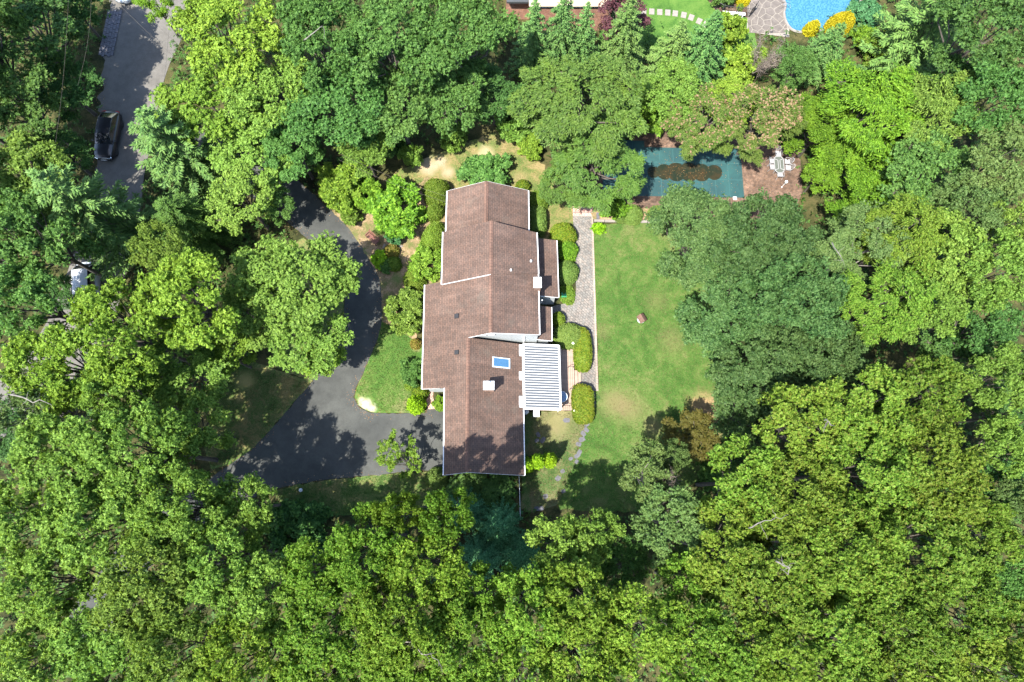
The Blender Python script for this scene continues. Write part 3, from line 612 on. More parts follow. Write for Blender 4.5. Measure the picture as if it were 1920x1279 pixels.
# south gable above the lower roof: wall plus a pair of windows
gy = (cs.y+roof['back_centre'][2].y)/2+.05; xa, xb = sn.x-.05, roof['back_centre'][2].x-.12
sect(f[0].x+ov, roof['back_centre'][2].x-ov, gy+.04, cn.y, LPr, CR)
walls([(Xs-.3,f[1].y+.22,zat(LPr,Xs-.3)),(f[0].x+ov,f[1].y+.22,zat(LPr,f[0].x+ov)),(f[0].x+ov,gy+.04,zat(LPr,f[0].x+ov))], close=False)
gxl = X793+(Zr-.3-3.2)/.6
walls([(xa, gy, zat(LPr,xa,.03)), (Xr, gy, zat(LPr,Xr,.03)), (xb, gy, zat(CR,xb,.03))], close=False, name='gable_wall')
def window(x, z, ww, hh, y):
    wdw = hb('window', MB().box((x,y-.02,z),(ww,.05,hh),0,.01), 'winglass')
    for dx, dz, a, b2 in ((0,hh/2,ww+.12,.07),(0,-hh/2,ww+.12,.07),(-ww/2,0,.07,hh),(ww/2,0,.07,hh)):
        o = MB().box((x+dx,y-.05,z+dz),(a,.06,b2)).build('frame', M['white'], wdw)
gz = zat(LPr, lp(905,632).x)
for wx in (903.5, 916.5, 929.5)[:2]:
    q = P(wx+3, 632, 5.3); window(q.x, 5.42, .62, .42, gy)
hb('corner_board', MB().box((P(982.5,636,4).x, gy-.03, 3.0), (.12,.1,3.2)), 'white')
# chimneys
def chimney(px, py, zr, h, wx, wy, capm='palestone'):
    q = P(px, py, zr+h); b = MB().box((q.x,q.y,zr+h/2-.6),(wx,wy,h+1.2),0,.015)
    c = hb('chimney', b, 'chimbrick'); MB().box((q.x,q.y,zr+h+.04),(wx+.14,wy+.14,.12),0,.03).build('cap', M['white'], c)
    MB().lathe([(.13,0),(.13,.22),(.16,.23),(.16,.26)], (q.x,q.y+wy*.15,zr+h+.1), 10).build('flue', M['trimgrey'], c)
    return q
zch = SR[1]-.6*(P(916,722,5).x-Xs)
chimney(916.5, 723, zch, 1.25, .72, .56)
zc2 = CR[1]-.5*(P(1008,526,5).x-Xr); q2 = chimney(1008, 530, zc2, 1.0, .5, .75)
# skylight, box vents, pipes
def slopebox(name, px, py, pl, wx, wy, h, mat):
    q = onplane(px, py, *pl); s = pl[2]; v = []
    for k in (-.06, h):
        for i, j in ((-1,-1),(1,-1),(1,1),(-1,1)): v.append((q.x+i*wx/2, q.y+j*wy/2, q.z+s*i*wx/2+k))
    return hb(name, MB().add(v, [(3,2,1,0),(4,5,6,7),(0,1,5,4),(1,2,6,5),(2,3,7,6),(3,0,4,7)]), mat), q
sk, q = slopebox('skylight', 940, 680.5, SR, 1.42, .84, .10, 'trimgrey')
v = [(q.x+i*.60, q.y+j*.33, q.z-.6*i*.60+.115) for i, j in ((-1,-1),(1,-1),(1,1),(-1,1))]
MB().slab([Vector(a) for a in v], .02).build('pane', M['skyglass'], sk)
slopebox('roof_vent', 856, 593, LP, .34, .36, .14, 'black'); slopebox('roof_vent', 856, 661, LP, .34, .34, .14, 'black')
for x, y in ((995.5,491),(958,508)):
    q = onplane(x, y, *CR); hb('vent_pipe', MB().lathe([(.09,-.1),(.08,.3),(.05,.3)], (q.x,q.y,q.z), 8), 'white')
for y0, y1 in ((647,668),(697,713),(743,764)):
    a, b = onplane(976.5,y0,*SR), onplane(978.5,y1,*SR)
    hb('flashing', MB().slab([a+Vector((-.14,0,.12)), Vector((a.x-.14,b.y,b.z+.12)), b+Vector((.20,0,.04)), Vector((b.x+.20,a.y,a.z+.04))], .04), 'white')
hb('downspout', MB().tube([(q2.x+.42,q2.y-1.0,4.2),(q2.x+.34,q2.y-1.0,3.6),(q2.x+.34,q2.y-1.0,3.3)], .05, 6), 'white')

# ------------------------------------------------------------------ patio cover, deck, steps
def local(o, mb, name, mat, parent=None, smooth=False): return mb.build(name, M[mat], parent or o, smooth=smooth)
def Vl(px, py, z, base): return P(px, py, z)-base
base = P(1015,706); pc = tag(empty('patio_cover', tuple(base)), 'white ribbed metal patio cover over the back deck', 'patio cover')
A, B_, Cc, D_ = (Vl(*q, base) for q in ((980.5,645.5,2.95),(1048,648.5,2.62),(1051.5,768,2.62),(983.5,766,2.95)))
local(pc, MB().slab([A, D_, Cc, B_], .04), 'roof_panel', 'alu')
nrib = 25; rm = None
for i in range(nrib):
    t = (i+.5)/nrib; a = A.lerp(D_, t); b = B_.lerp(Cc, t); d = b-a; hw = (D_-A).length/nrib*.12
    y = Vector((0,hw,0)); z = Vector((0,0,.075))
    MB().add([a-y, a+y, a+y*.7+z, a-y*.7+z, b-y, b+y, b+y*.7+z, b-y*.7+z], [(0,3,2,1),(4,5,6,7),(3,7,6,2),(0,4,7,3),(1,2,6,5)]).build('rib', M['white'], pc)
for a, b in ((A,D_),(B_,Cc),(A,B_),(D_,Cc)):
    d = (b-a).normalized(); s = Vector((-d.y,d.x,0))*.07
    if a is B_: s *= -1.0
    MB().slab([a-s+Vector((0,0,.05)), b-s+Vector((0,0,.05)), b+s+Vector((0,0,.05)), a+s+Vector((0,0,.05))], .17).build('beam', M['white'], pc)
for t in (.02, .34, .66, .98):
    q = B_.lerp(Cc, t); MB().box((q.x-.1,q.y,1.45),(.1,.1,2.2)).build('post', M['white'], pc)
base = P(1060,715); dk = tag(empty('deck', tuple(base)), 'tan wooden deck with steps down to the paver path', 'deck')
x0, x1 = P(985,700,.45).x-base.x, P(1077,715,.45).x-base.x; y0, y1 = P(1060,769.5,.45).y-base.y, P(1060,653,.45).y-base.y
nb = 26; bw = (x1-x0)/nb
bm_ = MB().box((0,0,0),(bw-.014,(y1-y0),.035),0,.004).mesh('board')
for i in range(nb):
    link('board', bm_, M['deckwood'], dk, (x0+bw*(i+.5),(y0+y1)/2,.44+.002*(i%3)))
MB().box(((x0+x1)/2,(y0+y1)/2,.2),(x1-x0-.06,y1-y0-.06,.4)).build('skirt', M['deckwood'], dk)
for k in range(2):
    xa = x1+.02+.30*k; ya, yb = P(1080,727,.3).y-base.y, P(1080,694,.3).y-base.y
    MB().box((xa+.15,(ya+yb)/2,.30-.15*k-.06),(.28,yb-ya,.12),0,.01).build('step', M['deckwood'], dk)
for px_, py_, ln in ((1071,687,.45),(1073,728.5,.35),(1062,760.5,.6)):
    q = Vl(px_,py_,1.2,base); mb = MB().tube([(q.x-ln/2,q.y,1.3),(q.x+ln/2,q.y,1.2)],.022,6)
    for s in (-1,1): mb.tube([(q.x+s*ln/2*.95,q.y,.45),(q.x+s*ln/2*.95,q.y,1.22)],.018,5)
    mb.build('handrail', M['black'], dk)
# round glass table on the deck
q = P(1053.5,744,1.15); t = tag(empty('round_table', (q.x,q.y,.46)), 'round glass table with white rim on the deck', 'table')
MB().lathe([(.44,.70),(.44,.715)],(0,0,0),28).build('glass_top', M['skyglass'], t)
ring = [(.455*math.cos(a*.2618),.455*math.sin(a*.2618),.715) for a in range(25)]
MB().tube(ring,.022,6).build('rim', M['white'], t); MB().lathe([(.03,.1),(.03,.7)],(0,0,0),8).build('pedestal', M['white'], t)
for k in range(4):
    a = k*1.571+.6; MB().tube([(0,0,.28),(.30*math.cos(a),.30*math.sin(a),.0)],.016,5).build('leg', M['white'], t)
# small white table by the deck
q = P(1005.5,775.5,.5); t = tag(empty('side_table', (q.x,q.y,0)), 'small white square table on the grass below the deck', 'table')
MB().box((0,0,.48),(.54,.56,.05),0,.015).build('table_top', M['white'], t)
lg = MB().box((0,0,.23),(.06,.06,.46)).mesh('leg')
for i, j in ((-1,-1),(1,-1),(1,1),(-1,1)): link('leg', lg, M['white'], t, (i*.21,j*.22,0))
# kettle grill under the eave
q = P(985.5,771,1.0); t = tag(empty('kettle_grill', (q.x,q.y,0)), 'black kettle grill tucked under the eave by the deck', 'grill')
MB().lathe([(.05,.55),(.20,.60),(.28,.75),(.29,.82)],(0,0,0),14).build('bowl', M['black'], t, smooth=True)
MB().lathe([(.29,.825),(.25,.95),(.12,1.03),(.02,1.05)],(0,0,0),14).build('lid', M['trimgrey'], t, smooth=True)
for k in range(3):
    a = k*2.094; MB().tube([(.14*math.cos(a),.14*math.sin(a),.66),(.30*math.cos(a),.30*math.sin(a),0)],.014,5).build('leg', M['chrome'], t)

# ------------------------------------------------------------------ pool with winter cover, patio set, lamps
pool_px = [(1130,262),(1208,264),(1208.5,276),(1388,279.5),(1395.5,370.5),(1130,366)]
pool = tag(empty('covered_pool', tuple(P(1290,325))), 'swimming pool under a teal mesh safety cover', 'pool'); pb = Vector(pool.location)
pts = [P(a,b,.145)-pb for a,b in pool_px]
cv = MB().slab(pts[::-1], .05); co = cv.build('cover', M['cover'], pool)
if co.data.polygons[0].normal.z < 0: co.data.flip_normals()
def strapm(a, b):
    d = (b-a).normalized(); s = Vector((-d.y,d.x,0))*.022; u = Vector((0,0,.006))
    MB().slab([a-s+u,b-s+u,b+s+u,a+s+u],.008).build('strap', M['strap'], pool)
for i in range(9):
    t = (1385-27.3*i-1388)/258
    xt, xb = 1362-25.2*i, 1369-25.5*i
    strapm(P(xt, 279.6 if xt > 1208 else 266,.145)-pb, P(xb,370,.145)-pb)
for fr in (.30,.64):
    a = Vector((1389+6*fr, 279.5+91*fr)); strapm(P(1132,276+88*fr,.145)-pb, P(a.x,a.y,.145)-pb)
pud = [(1213,322),(1217,312),(1228,310),(1236,307),(1250,306),(1262,308),(1275,304),(1290,304),(1305,306),(1322,306),(1338,309),(1352,310),(1355,322),(1353,333),(1344,337),(1335,346),(1326,350),(1316,345),(1308,344),(1298,348),(1288,344),(1274,350),(1265,343),(1252,346),(1240,343),(1231,336),(1221,335)]
pp = None
for i, (cx, cy, cr) in enumerate(((1225,322,11.5),(1246,321,15.5),(1268,321,18.5),(1292,321,19),(1315,322,17.5),(1339,322,15))):
    o_ = P(cx,cy,.152+.0015*i)-pb; rr = cr/ppm(cy,.15); n_ = 28
    cp = [(o_.x+rr*math.cos(6.2832*k/n_)*(1+.03*math.sin(3*k)), o_.y+rr*(1.12 if math.sin(6.2832*k/n_) < 0 else .92)*math.sin(6.2832*k/n_), o_.z) for k in range(n_)]
    mq = bpy.data.meshes.new('puddle'); mq.from_pydata(cp,[],[tuple(range(n_))]); link('puddle', mq, M['puddle'], pool)
MB().box((P(1378,371.5,.16)-pb)[:2]+(.16,) if False else tuple(P(1378,372,.17)-pb),(.34,.30,.05),0,.01).build('skimmer_lid', M['white'], pool)
g = np.random.default_rng(5); n = 900                                # fallen leaves on cover and terrace
lx = np.concatenate([g.normal(1295,36,150), g.uniform(1210,1392,200), g.uniform(1395,1490,150)]); ly = np.concatenate([g.normal(322,11,150), g.uniform(282,368,200), g.uniform(290,395,150)])
pos = np.array([tuple(P(a,b,.165)) for a, b in zip(lx, ly)]); ok = (ly > 280) & (ly < 395) & (lx < 1500); pos = pos[ok]; n = len(pos)
D = rdir(g,n); D[:,2] *= .15; D = unit(D)
fl = link('fallen_leaves', quads('fallen_leaves', leaves(pos, D, unit(np.array([0,0,1.])+g.normal(0,.2,(n,3))), g.uniform(.05,.12,n), g.uniform(.03,.07,n))), leafmat('dead_leaf', [(0,(.16,.075,.025)),(.5,(.22,.13,.05)),(1,(.28,.22,.12))], patch=0))
tag(fl, 'brown fallen leaves scattered over the teal pool cover', 'leaves', kind='stuff')
def chair(px, py, rz, label):
    q = P(px, py, .42); o = tag(empty('patio_chair', (q.x,q.y,.10), rz), label, 'chair', 'white patio chairs round the glass table')
    st_ = empty('seat', parent=o)
    for i in range(5): MB().box((0,-.19+.095*i,.42),(.44,.085,.02),0,.006).build('strap', M['furn'], st_)
    bp_ = [(-.23,.22,.40),(-.25,.28,.62),(-.20,.37,.86),(-.08,.42,.96),(.08,.42,.96),(.20,.37,.86),(.25,.28,.62),(.23,.22,.40)]
    bk = MB().tube(bp_,.022,6).build('back_frame', M['furn'], o)
    for x in (-.1,0,.1): MB().tube([(x,.24,.44),(x,.31,.66),(x*1.2,.40,.93)],.018,4).build('back_strap', M['furn'], bk)
    for s in (-1,1):
        MB().tube([(s*.24,-.22,.64),(s*.26,0,.66),(s*.25,.26,.62)],.022,6).build('armrest', M['furn'], o)
        MB().tube([(s*.25,-.24,0),(s*.24,-.22,.64)],.018,5).build('leg', M['furn'], o)
        MB().tube([(s*.25,.32,0),(s*.23,.22,.42)],.018,5).build('leg', M['furn'], o)
        MB().tube([(s*.23,-.22,.41),(s*.23,.22,.41)],.016,5).build('seat_rail', M['furn'], o)
chair(1458.5,289,0,'white patio chair at the north end of the glass table')
chair(1462,328.5,math.pi,'white patio chair at the south end of the glass table')
chair(1447,303,math.pi/2,'white patio chair on the pool side of the table, the northern one')
chair(1447.5,314,math.pi/2,'white patio chair on the pool side of the table, the southern one')
chair(1475.5,304,-math.pi/2-.1,'white patio chair against the bushes, the northern one')
chair(1477,315.5,-math.pi/2-.1,'white patio chair against the bushes, the southern one')
q = P(1460.5,309,.75); t = tag(empty('patio_table', (q.x,q.y,.10)), 'long white-framed glass patio table on the brick terrace', 'table')
oc = [(-.42,-.55),(-.22,-.80),(.22,-.80),(.42,-.55),(.42,.55),(.22,.80),(-.22,.80),(-.42,.55)]
MB().prism([(a*.97,b*.97) for a,b in oc],.70,.712).build('glass_top', M['winglass'], t)
MB().tube([(a,b,.71) for a,b in oc+oc[:1]],.03,6).build('rim', M['furn'], t)
MB().box((-.09,0,.73),(.035,.84,.03)).box((.09,0,.73),(.035,.84,.03)).build('spine', M['furn'], t)
for (a,b),(c,d) in zip([(-.42,-.55),(.42,-.55),(.42,.55),(-.42,.55)],[(-.09,-.42),(.09,-.42),(.09,.42),(-.09,.42)]):
    MB().tube([(a,b,.735),(c,d,.735)],.022,5).build('spoke', M['furn'], t)
    MB().tube([(a*.8,b*.95,0),(a*.75,b*.9,.7)],.022,5).build('leg', M['furn'], t)
def lamp(px, py, zb, h, label):
    q = P(px, py, zb+h); o = tag(empty('garden_lamp', (q.x,q.y,zb)), label, 'lamp', 'white globe garden lamps')
    MB().lathe([(.06,0),(.06,.04),(.028,.06),(.028,h-.17),(.06,h-.15)],(0,0,0),8).build('post', M['white'], o)
    MB().lathe([(.05,h-.15),(.11,h-.10),(.135,h),(.11,h+.09),(.05,h+.13),(.01,h+.135)],(0,0,0),14).build('globe', M['lampglass'], o, smooth=True)
lamp(1474.5,341,.1,1.1,'white globe lamp on the terrace below the patio table')
lamp(1124,384,.1,1.1,'white globe lamp beside the brick steps')
lamp(1074.5,643,.45,.7,'white globe lamp at the north corner of the deck by the round bush')
lamp(1078,770,.45,.5,'white globe lamp at the south corner of the deck by the hedge')
# brick steps, pot, slate slab
st0 = P(1092,392); sp = tag(empty('brick_steps', (st0.x,st0.y,0)), 'brick steps from the path up to the pool terrace', 'steps')
for k, (ya, yb) in enumerate(((405,398),(397.5,390),(389.5,377))):
    a, b = P(1074,ya,.05+.05*k), P(1111,yb,.05+.05*k); mid = (a+b)/2-st0
    MB().box((mid.x,mid.y,.03+.03*k),(abs(b.x-a.x),abs(b.y-a.y),.06+.06*k),0,.01).build('tread', M['steps'], sp)
    MB().box((mid.x,mid.y-abs(b.y-a.y)/2-.03,.034+.03*k),(abs(b.x-a.x),.06,.075+.06*k)).build('nosing', M['palestone'], sp)
q = P(1129,404,.2); t = tag(empty('flower_pot', (q.x,q.y,.11)), 'round terracotta pot at the end of the terrace bed', 'pot')
MB().lathe([(.10,0),(.15,.22),(.18,.23),(.18,.28),(.15,.28),(.14,.2),(.0,.2)],(0,0,0),14).build('pot', M['terracotta'], t, smooth=False)
MB().lathe([(.13,.19),(.10,.215),(.0,.22)],(0,0,0),12).build('soil', M['mulch'], t)
q = P(1121,405,.14); tag(MB().box((0,0,0),(.26,.62,.06),0,.01).build('slate_slab', M['slate'], None, (q.x,q.y,.15)), 'grey slate slab lying beside the terracotta pot', 'slab')
# lawn ornament: a little roofed well-head
q = P(1203.5,597,.4); t = tag(empty('well_cover', (q.x,q.y,0), .5), 'small white well cover with brown pitched roof on the lawn', 'well cover')
MB().lathe([(.36,0),(.36,.34),(.30,.36),(.30,.30)],(0,0,0),12).build('ring_wall', M['white'], t)
h = .78; rf = [(-.34,-.36,.40),(.34,-.36,.40),(.34,.36,.40),(-.34,.36,.40),(0,-.36,h),(0,.36,h)]
MB().add(rf,[(0,1,4),(2,3,5),(0,4,5,3),(1,2,5,4),(3,2,1,0)]).build('roof', M['ridge'], t)
# green watering box by the porch
q = P(1057.5,553,.4); t = tag(empty('hose_reel', (q.x,q.y,0), .05), 'green plastic hose reel box by the back porch', 'hose reel')
MB().box((0,0,.2),(.36,.42,.40),0,.03).build('case', M['greenplastic'], t); MB().box((0,0,.43),(.42,.10,.06),0,.02).build('handle', M['greenplastic'], t)
for s in (-1,1): MB().box((s*.19,0,.25),(.05,.46,.30),0,.02).build('side_plate', M['greenplastic'], t)
# bench in the front garden
q = P(698,447,.45); t = tag(empty('garden_bench', (q.x,q.y,.02), math.radians(-42)), 'red-brown slatted wooden bench in the front garden bed', 'bench')
seat = empty('seat', parent=t); back = empty('backrest', parent=t)
for i in range(4): MB().box((0,-.20+.12*i,.44),(1.30,.10,.03),0,.008).build('slat', M['benchwood'], seat)
for i in range(3): MB().box((0,.27+.035*i,.58+.13*i),(1.30,.03,.10),0,.008).build('slat', M['benchwood'], back)
for s in (-1,1):
    MB().box((s*.58,-.2,.22),(.07,.07,.44)).build('leg', M['benchwood'], t); MB().tube([(s*.58,.22,0),(s*.58,.27,.45),(s*.58,.38,.95)],.035,6).build('leg', M['benchwood'], t)
    MB().box((s*.62,.02,.62),(.07,.52,.04),0,.01).build('armrest', M['benchwood'], t); MB().box((s*.62,-.2,.53),(.05,.05,.18)).build('arm_post', M['benchwood'], t)
for i, (x, y, r) in enumerate(((672,412,.16),(721,462,.24),(722,477,.2),(751,462,.22),(752,438,.2))):
    q = P(x,y); mb = dome(r,r*.75,r*.5,i,2,.15,9,4); tag(mb.build('garden_rock', M['palestone'], None, (q.x,q.y,.02), i), ('small pale rock at the top of the front garden bed','pale rock between the bench and the round bushes','pale rock touching the yellow-green shrub','flat pale rock right of the upper round bush','flat pale rock under the blue-tinged shrub')[i], 'rock', 'rocks in the front garden bed')
# stepping stones
sp = empty('stepping_stone_path', tuple(P(1090,830))); tag(sp, 'irregular grey slate stepping stones crossing the grass', kind='structure'); sb = Vector(sp.location)
ST = [(1062,788,.62,.40,0),(1100,796,.5,.35,.5),(1099,806,.5,.36,-.8),(1094,813,.55,.38,-.8),(1091,824,.62,.42,.4),(1085,833,.5,.36,-.4),(1086,849,.55,.38,1.0),(1082,855,.6,.36,.7),(1055,884,.42,.34,.2),(1046,897,.5,.42,.8),(1023,931,.42,.40,.3),(1006,954,.5,.36,0),(1015,953,.42,.36,.2),(1009,815,.5,.32,1.9),(1007,826,.42,.32,.4),(1018,825,.55,.36,1.0),(1113,741,.3,.7,0),(1113.5,757,.3,.6,0),(1070,860,.4,.3,.4),(1081,866,.4,.3,.9),(1056,921,.4,.3,.4)]
g_ = random.Random(3)
for x, y, a, b, rz in ST:
    q = P(x,y)-sb; n = 9; pts = []
    for k in range(n):
        an = 6.283*k/n+g_.uniform(-.25,.25); e = (abs(math.cos(an))**7+abs(math.sin(an))**7)**(-1/7); pts.append((a/2*math.cos(an)*e*g_.uniform(.86,1.02), b/2*math.sin(an)*e*g_.uniform(.88,1.05)))
    MB().prism(pts,-.03,.018+g_.uniform(0,.012)).build('stone', M['slate'], sp, (q.x,q.y,.006), rz)
sp2 = empty('neighbour_stone_path', tuple(P(1280,30))); tag(sp2, 'curved row of pale square stones on the neighbour\'s lawn', kind='structure'); sb = Vector(sp2.location)
NS = [(1207,21),(1222,22),(1237,23),(1252,24),(1266,25.5),(1282,28.5),(1296,33),(1311,40),(1323,46),(1334,53),(1348,61),(1361,64)]
for i, (x, y) in enumerate(NS):
    q = P(x,y)-sb; nx = NS[min(i+1,len(NS)-1)]; pv = NS[max(0,i-1)]; an = math.atan2(-(nx[1]-pv[1]), nx[0]-pv[0])
    MB().box((0,0,0),(.52,.66,.06),0,.012).build('stone', M['palestone'], sp2, (q.x,q.y,.012), an)
# drive light
q = P(565,919,.3); t = tag(empty('drive_light', (q.x,q.y,0)), 'small grey path light on the grass below the drive', 'lamp')
MB().lathe([(.02,0),(.02,.4)],(0,0,0),6).build('stake', M['black'], t); MB().box((0,0,.44),(.18,.18,.10),0,.02).build('lantern', M['chrome'], t); MB().lathe([(.16,.49),(.02,.56)],(0,0,0),8).build('cap', M['trimgrey'], t)
# wire fence running south from the garage corner
a, b = P(973.5,894,1.0), P(975.5,968,1.0); fb = Vector((a.x,a.y,0)); t = tag(empty('wire_fence', tuple(fb)), 'low thin fence running south from the garage corner', 'fence')
d = b-a; nps = 5
for i in range(nps): MB().tube([(d.x*i/(nps-1),d.y*i/(nps-1),0),(d.x*i/(nps-1),d.y*i/(nps-1),1.05)],.03,6).build('post', M['trimgrey'], t)
for z in (.15,.55,1.0): MB().tube([(0,0,z),(d.x,d.y,z)],.022 if z == 1.0 else .012,5).build('rail', M['trimgrey'], t)

# ------------------------------------------------------------------ vehicles
def car(px, py, rz, paint, label, name='parked_car', Lc=4.75, Wc=1.86, Hc=1.5, van=0):
    q = P(px, py, 1.0); o = tag(empty(name, (q.x,q.y,.015), rz), label, 'car', 'cars parked along the road')
    hw = Wc/2; hl = Lc/2                                             # nose towards -y
    stt = [(-hl,.60,.30,.62),(-hl+.12,.80,.24,.74),(-hl+.45,.95,.20,.86),(-hl+1.0,1.0,.18,.95),(-hl+1.6,1.0,.18,1.0),(0,1.0,.18,1.02),(hl-1.3,1.0,.18,1.04),(hl-.6,.98,.2,1.04),(hl-.15,.88,.26,.98),(hl,.70,.34,.86)]
    v = []; f = []; n = 12
    for y, k, zb, zt in stt:
        wv = hw*k
        for x, z in ((0,zb),(.7*wv,zb),(.94*wv,zb+.06),(wv,zb+.28),(wv,(zb+zt)/2+.08),(.97*wv,zt-.08),(.86*wv,zt),(.45*wv,zt+.05),(0,zt+.065)): v.append((x,y,z))
        for x, z in ((.45*wv,zt+.05),(.86*wv,zt),(.97*wv,zt-.08),(wv,(zb+zt)/2+.08),(wv,zb+.28),(.94*wv,zb+.06),(.7*wv,zb)): v.append((-x,y,z))
    n = 16
    for i in range(len(stt)-1):
        for k in range(n): f.append((i*n+k,(i+1)*n+k,(i+1)*n+(k+1)%n,i*n+(k+1)%n))
    f += [tuple(range(n)), tuple((len(stt)-1)*n+k for k in range(n))[::-1]]
    bd = MB().add(v,f).build('body', M[paint], o, smooth=True)
    zr = Hc; yb0, yr0, yr1, yb1 = -hl+1.35, -hl+2.15, hl-1.0, hl-.28
    if van: yb0, yr0 = -hl+.95, -hl+1.55
    wb, wt = hw*.88, hw*.68
    z0 = .98
    def quadstrip(a, b, nm, mat, m=5, crown=.05):
        v = []; f = []
        for (y, wd, z) in (a, b):
            for k in range(m+1):
                u = -1+2*k/m; v.append((u*wd, y, z+crown*(1-u*u)))
        for k in range(m): f.append((k,k+1,m+2+k,m+1+k))
        return MB().add(v,f).build(nm, M[mat], o, smooth=True)
    quadstrip((yb0,wb,z0+.03),(yr0,wt,zr-.03),'windshield','glass'); quadstrip((yr1,wt,zr-.03),(yb1,wb*.9,z0+.04),'rear_window','glass')
    v = []; f = []; ys = np.linspace(yr0,yr1,6); m = 6
    for j, y in enumerate(ys):
        rise = .05*math.sin(math.pi*j/5)
        for k in range(m+1): u = -1+2*k/m; v.append((u*wt, y, zr-.03+.06*(1-u*u)+rise))
    for j in range(5):
        for k in range(m): f.append((j*(m+1)+k,j*(m+1)+k+1,(j+1)*(m+1)+k+1,(j+1)*(m+1)+k))
    MB().add(v,f).build('roof', M[paint], o, smooth=True)
    for s in (-1,1):
        MB().add([(s*wb,yb0,z0),(s*wb,yb1,z0),(s*wt,yr1,zr-.03),(s*wt,yr0,zr-.03)],[(0,1,2,3)]).build('side_window', M['glass'], o)
        MB().tube([(s*wb,yb0,z0+.02),(s*wt,yr0,zr-.02),(s*(wt+.01),0.2,zr+.0),(s*wt,yr1,zr-.02),(s*wb*.92,yb1,z0+.03)],.035,6).build('roof_rail', M[paint], o, smooth=True)
        MB().box((s*(hw+.10),yb0+.35,1.0),(.2,.13,.14),0,.04).build('mirror', M[paint], o)
        MB().box((s*hw*.62,-hl+.14,.68),(.36,.20,.12),s*.35,.04).build('headlight', M['chrome'], o)
        MB().box((s*hw*.66,hl-.05,.86),(.34,.10,.12),-s*.25,.03).build('tail_light', M['tail'], o)
        for y in (-hl+.92, hl-.95):
            wv = empty('wheel', (s*(hw-.12),y,.33), 0, o); wv.rotation_euler = (0,math.pi/2,0)
            MB().lathe([(.20,-.11),(.33,-.10),(.33,.10),(.20,.11)],(0,0,0),16).build('tyre', M['rubber'], wv); MB().lathe([(.21,-.10),(.19,.08),(.05,.10)],(0,0,0),10).build('rim', M['chrome'], wv)
    MB().box((0,-hl-.005,.52),(.52,.03,.12)).build('licence_plate', M['white'], o)
    return o
car(198,251,math.radians(-3),'carpaint','glossy black car parked in shade on the road')
car(160,540,math.radians(8),'carwhite','white van glimpsed through the trees left of the pale pine','parked_van',4.9,1.9,1.85,1)
car(236,-42,math.radians(-12),'cargrey','silver car at the top edge beyond the paver strip')
# paver apron at the roadside
pa = empty('paver_apron', tuple(P(205,70))); tag(pa, 'grey block paver strip at the road edge', kind='structure'); sb = Vector(pa.location)
blk = MB().box((0,0,0),(.27,.46,.09),0,.012).mesh('block')
dirv = (P(198,108)-P(216,22)); nrow = 9; L_ = dirv.length; an = math.atan2(dirv.y,dirv.x)+math.pi/2
for r_i in range(5):
    for j in range(int(L_/.5)):
        t = (j+.5*(r_i % 2)*.6+.2)*.5/L_
        if t > 1: continue
        q = P(216,22).lerp(P(198,108), t)-sb; o_ = Vector((math.cos(an),math.sin(an),0))*((r_i-2)*.285)
        link('block', blk, M['slate'], pa, (q.x+o_.x,q.y+o_.y,.03+.004*((r_i*3+j)%3)), an)
# overhead wires
def wire(pts, label, r=.010):
    A0 = [P(*p) for p in pts]; b0 = Vector((A0[0].x,A0[0].y,0)); out = []
    for i in range(len(A0)-1):
        for k in range(8):
            t = k/8; z = -.5*math.sin(math.pi*t); out.append(tuple(A0[i].lerp(A0[i+1],t)-b0+Vector((0,0,z))))
    out.append(tuple(A0[-1]-b0)); tag(MB().tube(out,r,4).build('overhead_wire', M['bark'], None, tuple(b0)), label, 'wire', 'overhead wires')
wire([(130,-40,9.5),(86,380,9.5)],'pale overhead wire running down over the dark trees at the left')
wire([(172,-40,9.0),(146,160,9.0)],'short dark overhead wire beside the left paver strip')
wire([(195,-20,9.2),(330,110,9.2)],'thin overhead wire crossing the road near the paver strip',.010)
wire([(250,0,9.2),(345,95,9.2)],'thin overhead wire crossing the sunny part of the road',.010)
wire([(640,290,8.0),(836,368,4.2)],'service wire running from the trees to the north-west eave')
wire([(636,300,7.9),(836,379,4.1)],'second service wire just below the upper one to the eave')

# ------------------------------------------------------------------ neighbour's house, fence, pool
a, b = P(996,60), P(1140,60); nb_ = tag(empty('neighbour_house', tuple(P(1065,57))), 'red brick house with white band at the top edge', 'house'); nb0 = Vector(nb_.location)
xl, xr, y_, zt = a.x-nb0.x, b.x-nb0.x, 0.0, 3.0
MB().box(((xl+xr)/2,4.5,1.6),(xr-xl,9,3.4)).build('wall', M['brick'], nb_)
MB().box(((xl+xr)/2,4.5,3.45),(xr-xl+.2,9.2,.34)).build('fascia', M['white'], nb_)
MB().add([(xl-.3,-.25,3.64),(xr+.3,-.25,3.64),(xr+.3,9.3,3.64),(xl-.3,9.3,3.64),(xl+3,4.5,5.7),(xr-3,4.5,5.7)],[(0,1,5,4),(1,2,5),(2,3,4,5),(3,0,4)]).build('roof', M['cream'], nb_)
wx = P(957,60).x-nb0.x
MB().box(((wx+xl)/2-.2,5.2,1.4),(xl-wx+.4,8,2.8)).build('side_wing', M['brick'], nb_); MB().box(((wx+xl)/2-.2,5.1,2.95),(xl-wx+.3,8.8,.22)).build('wing_roof', M['slateroof'], nb_)
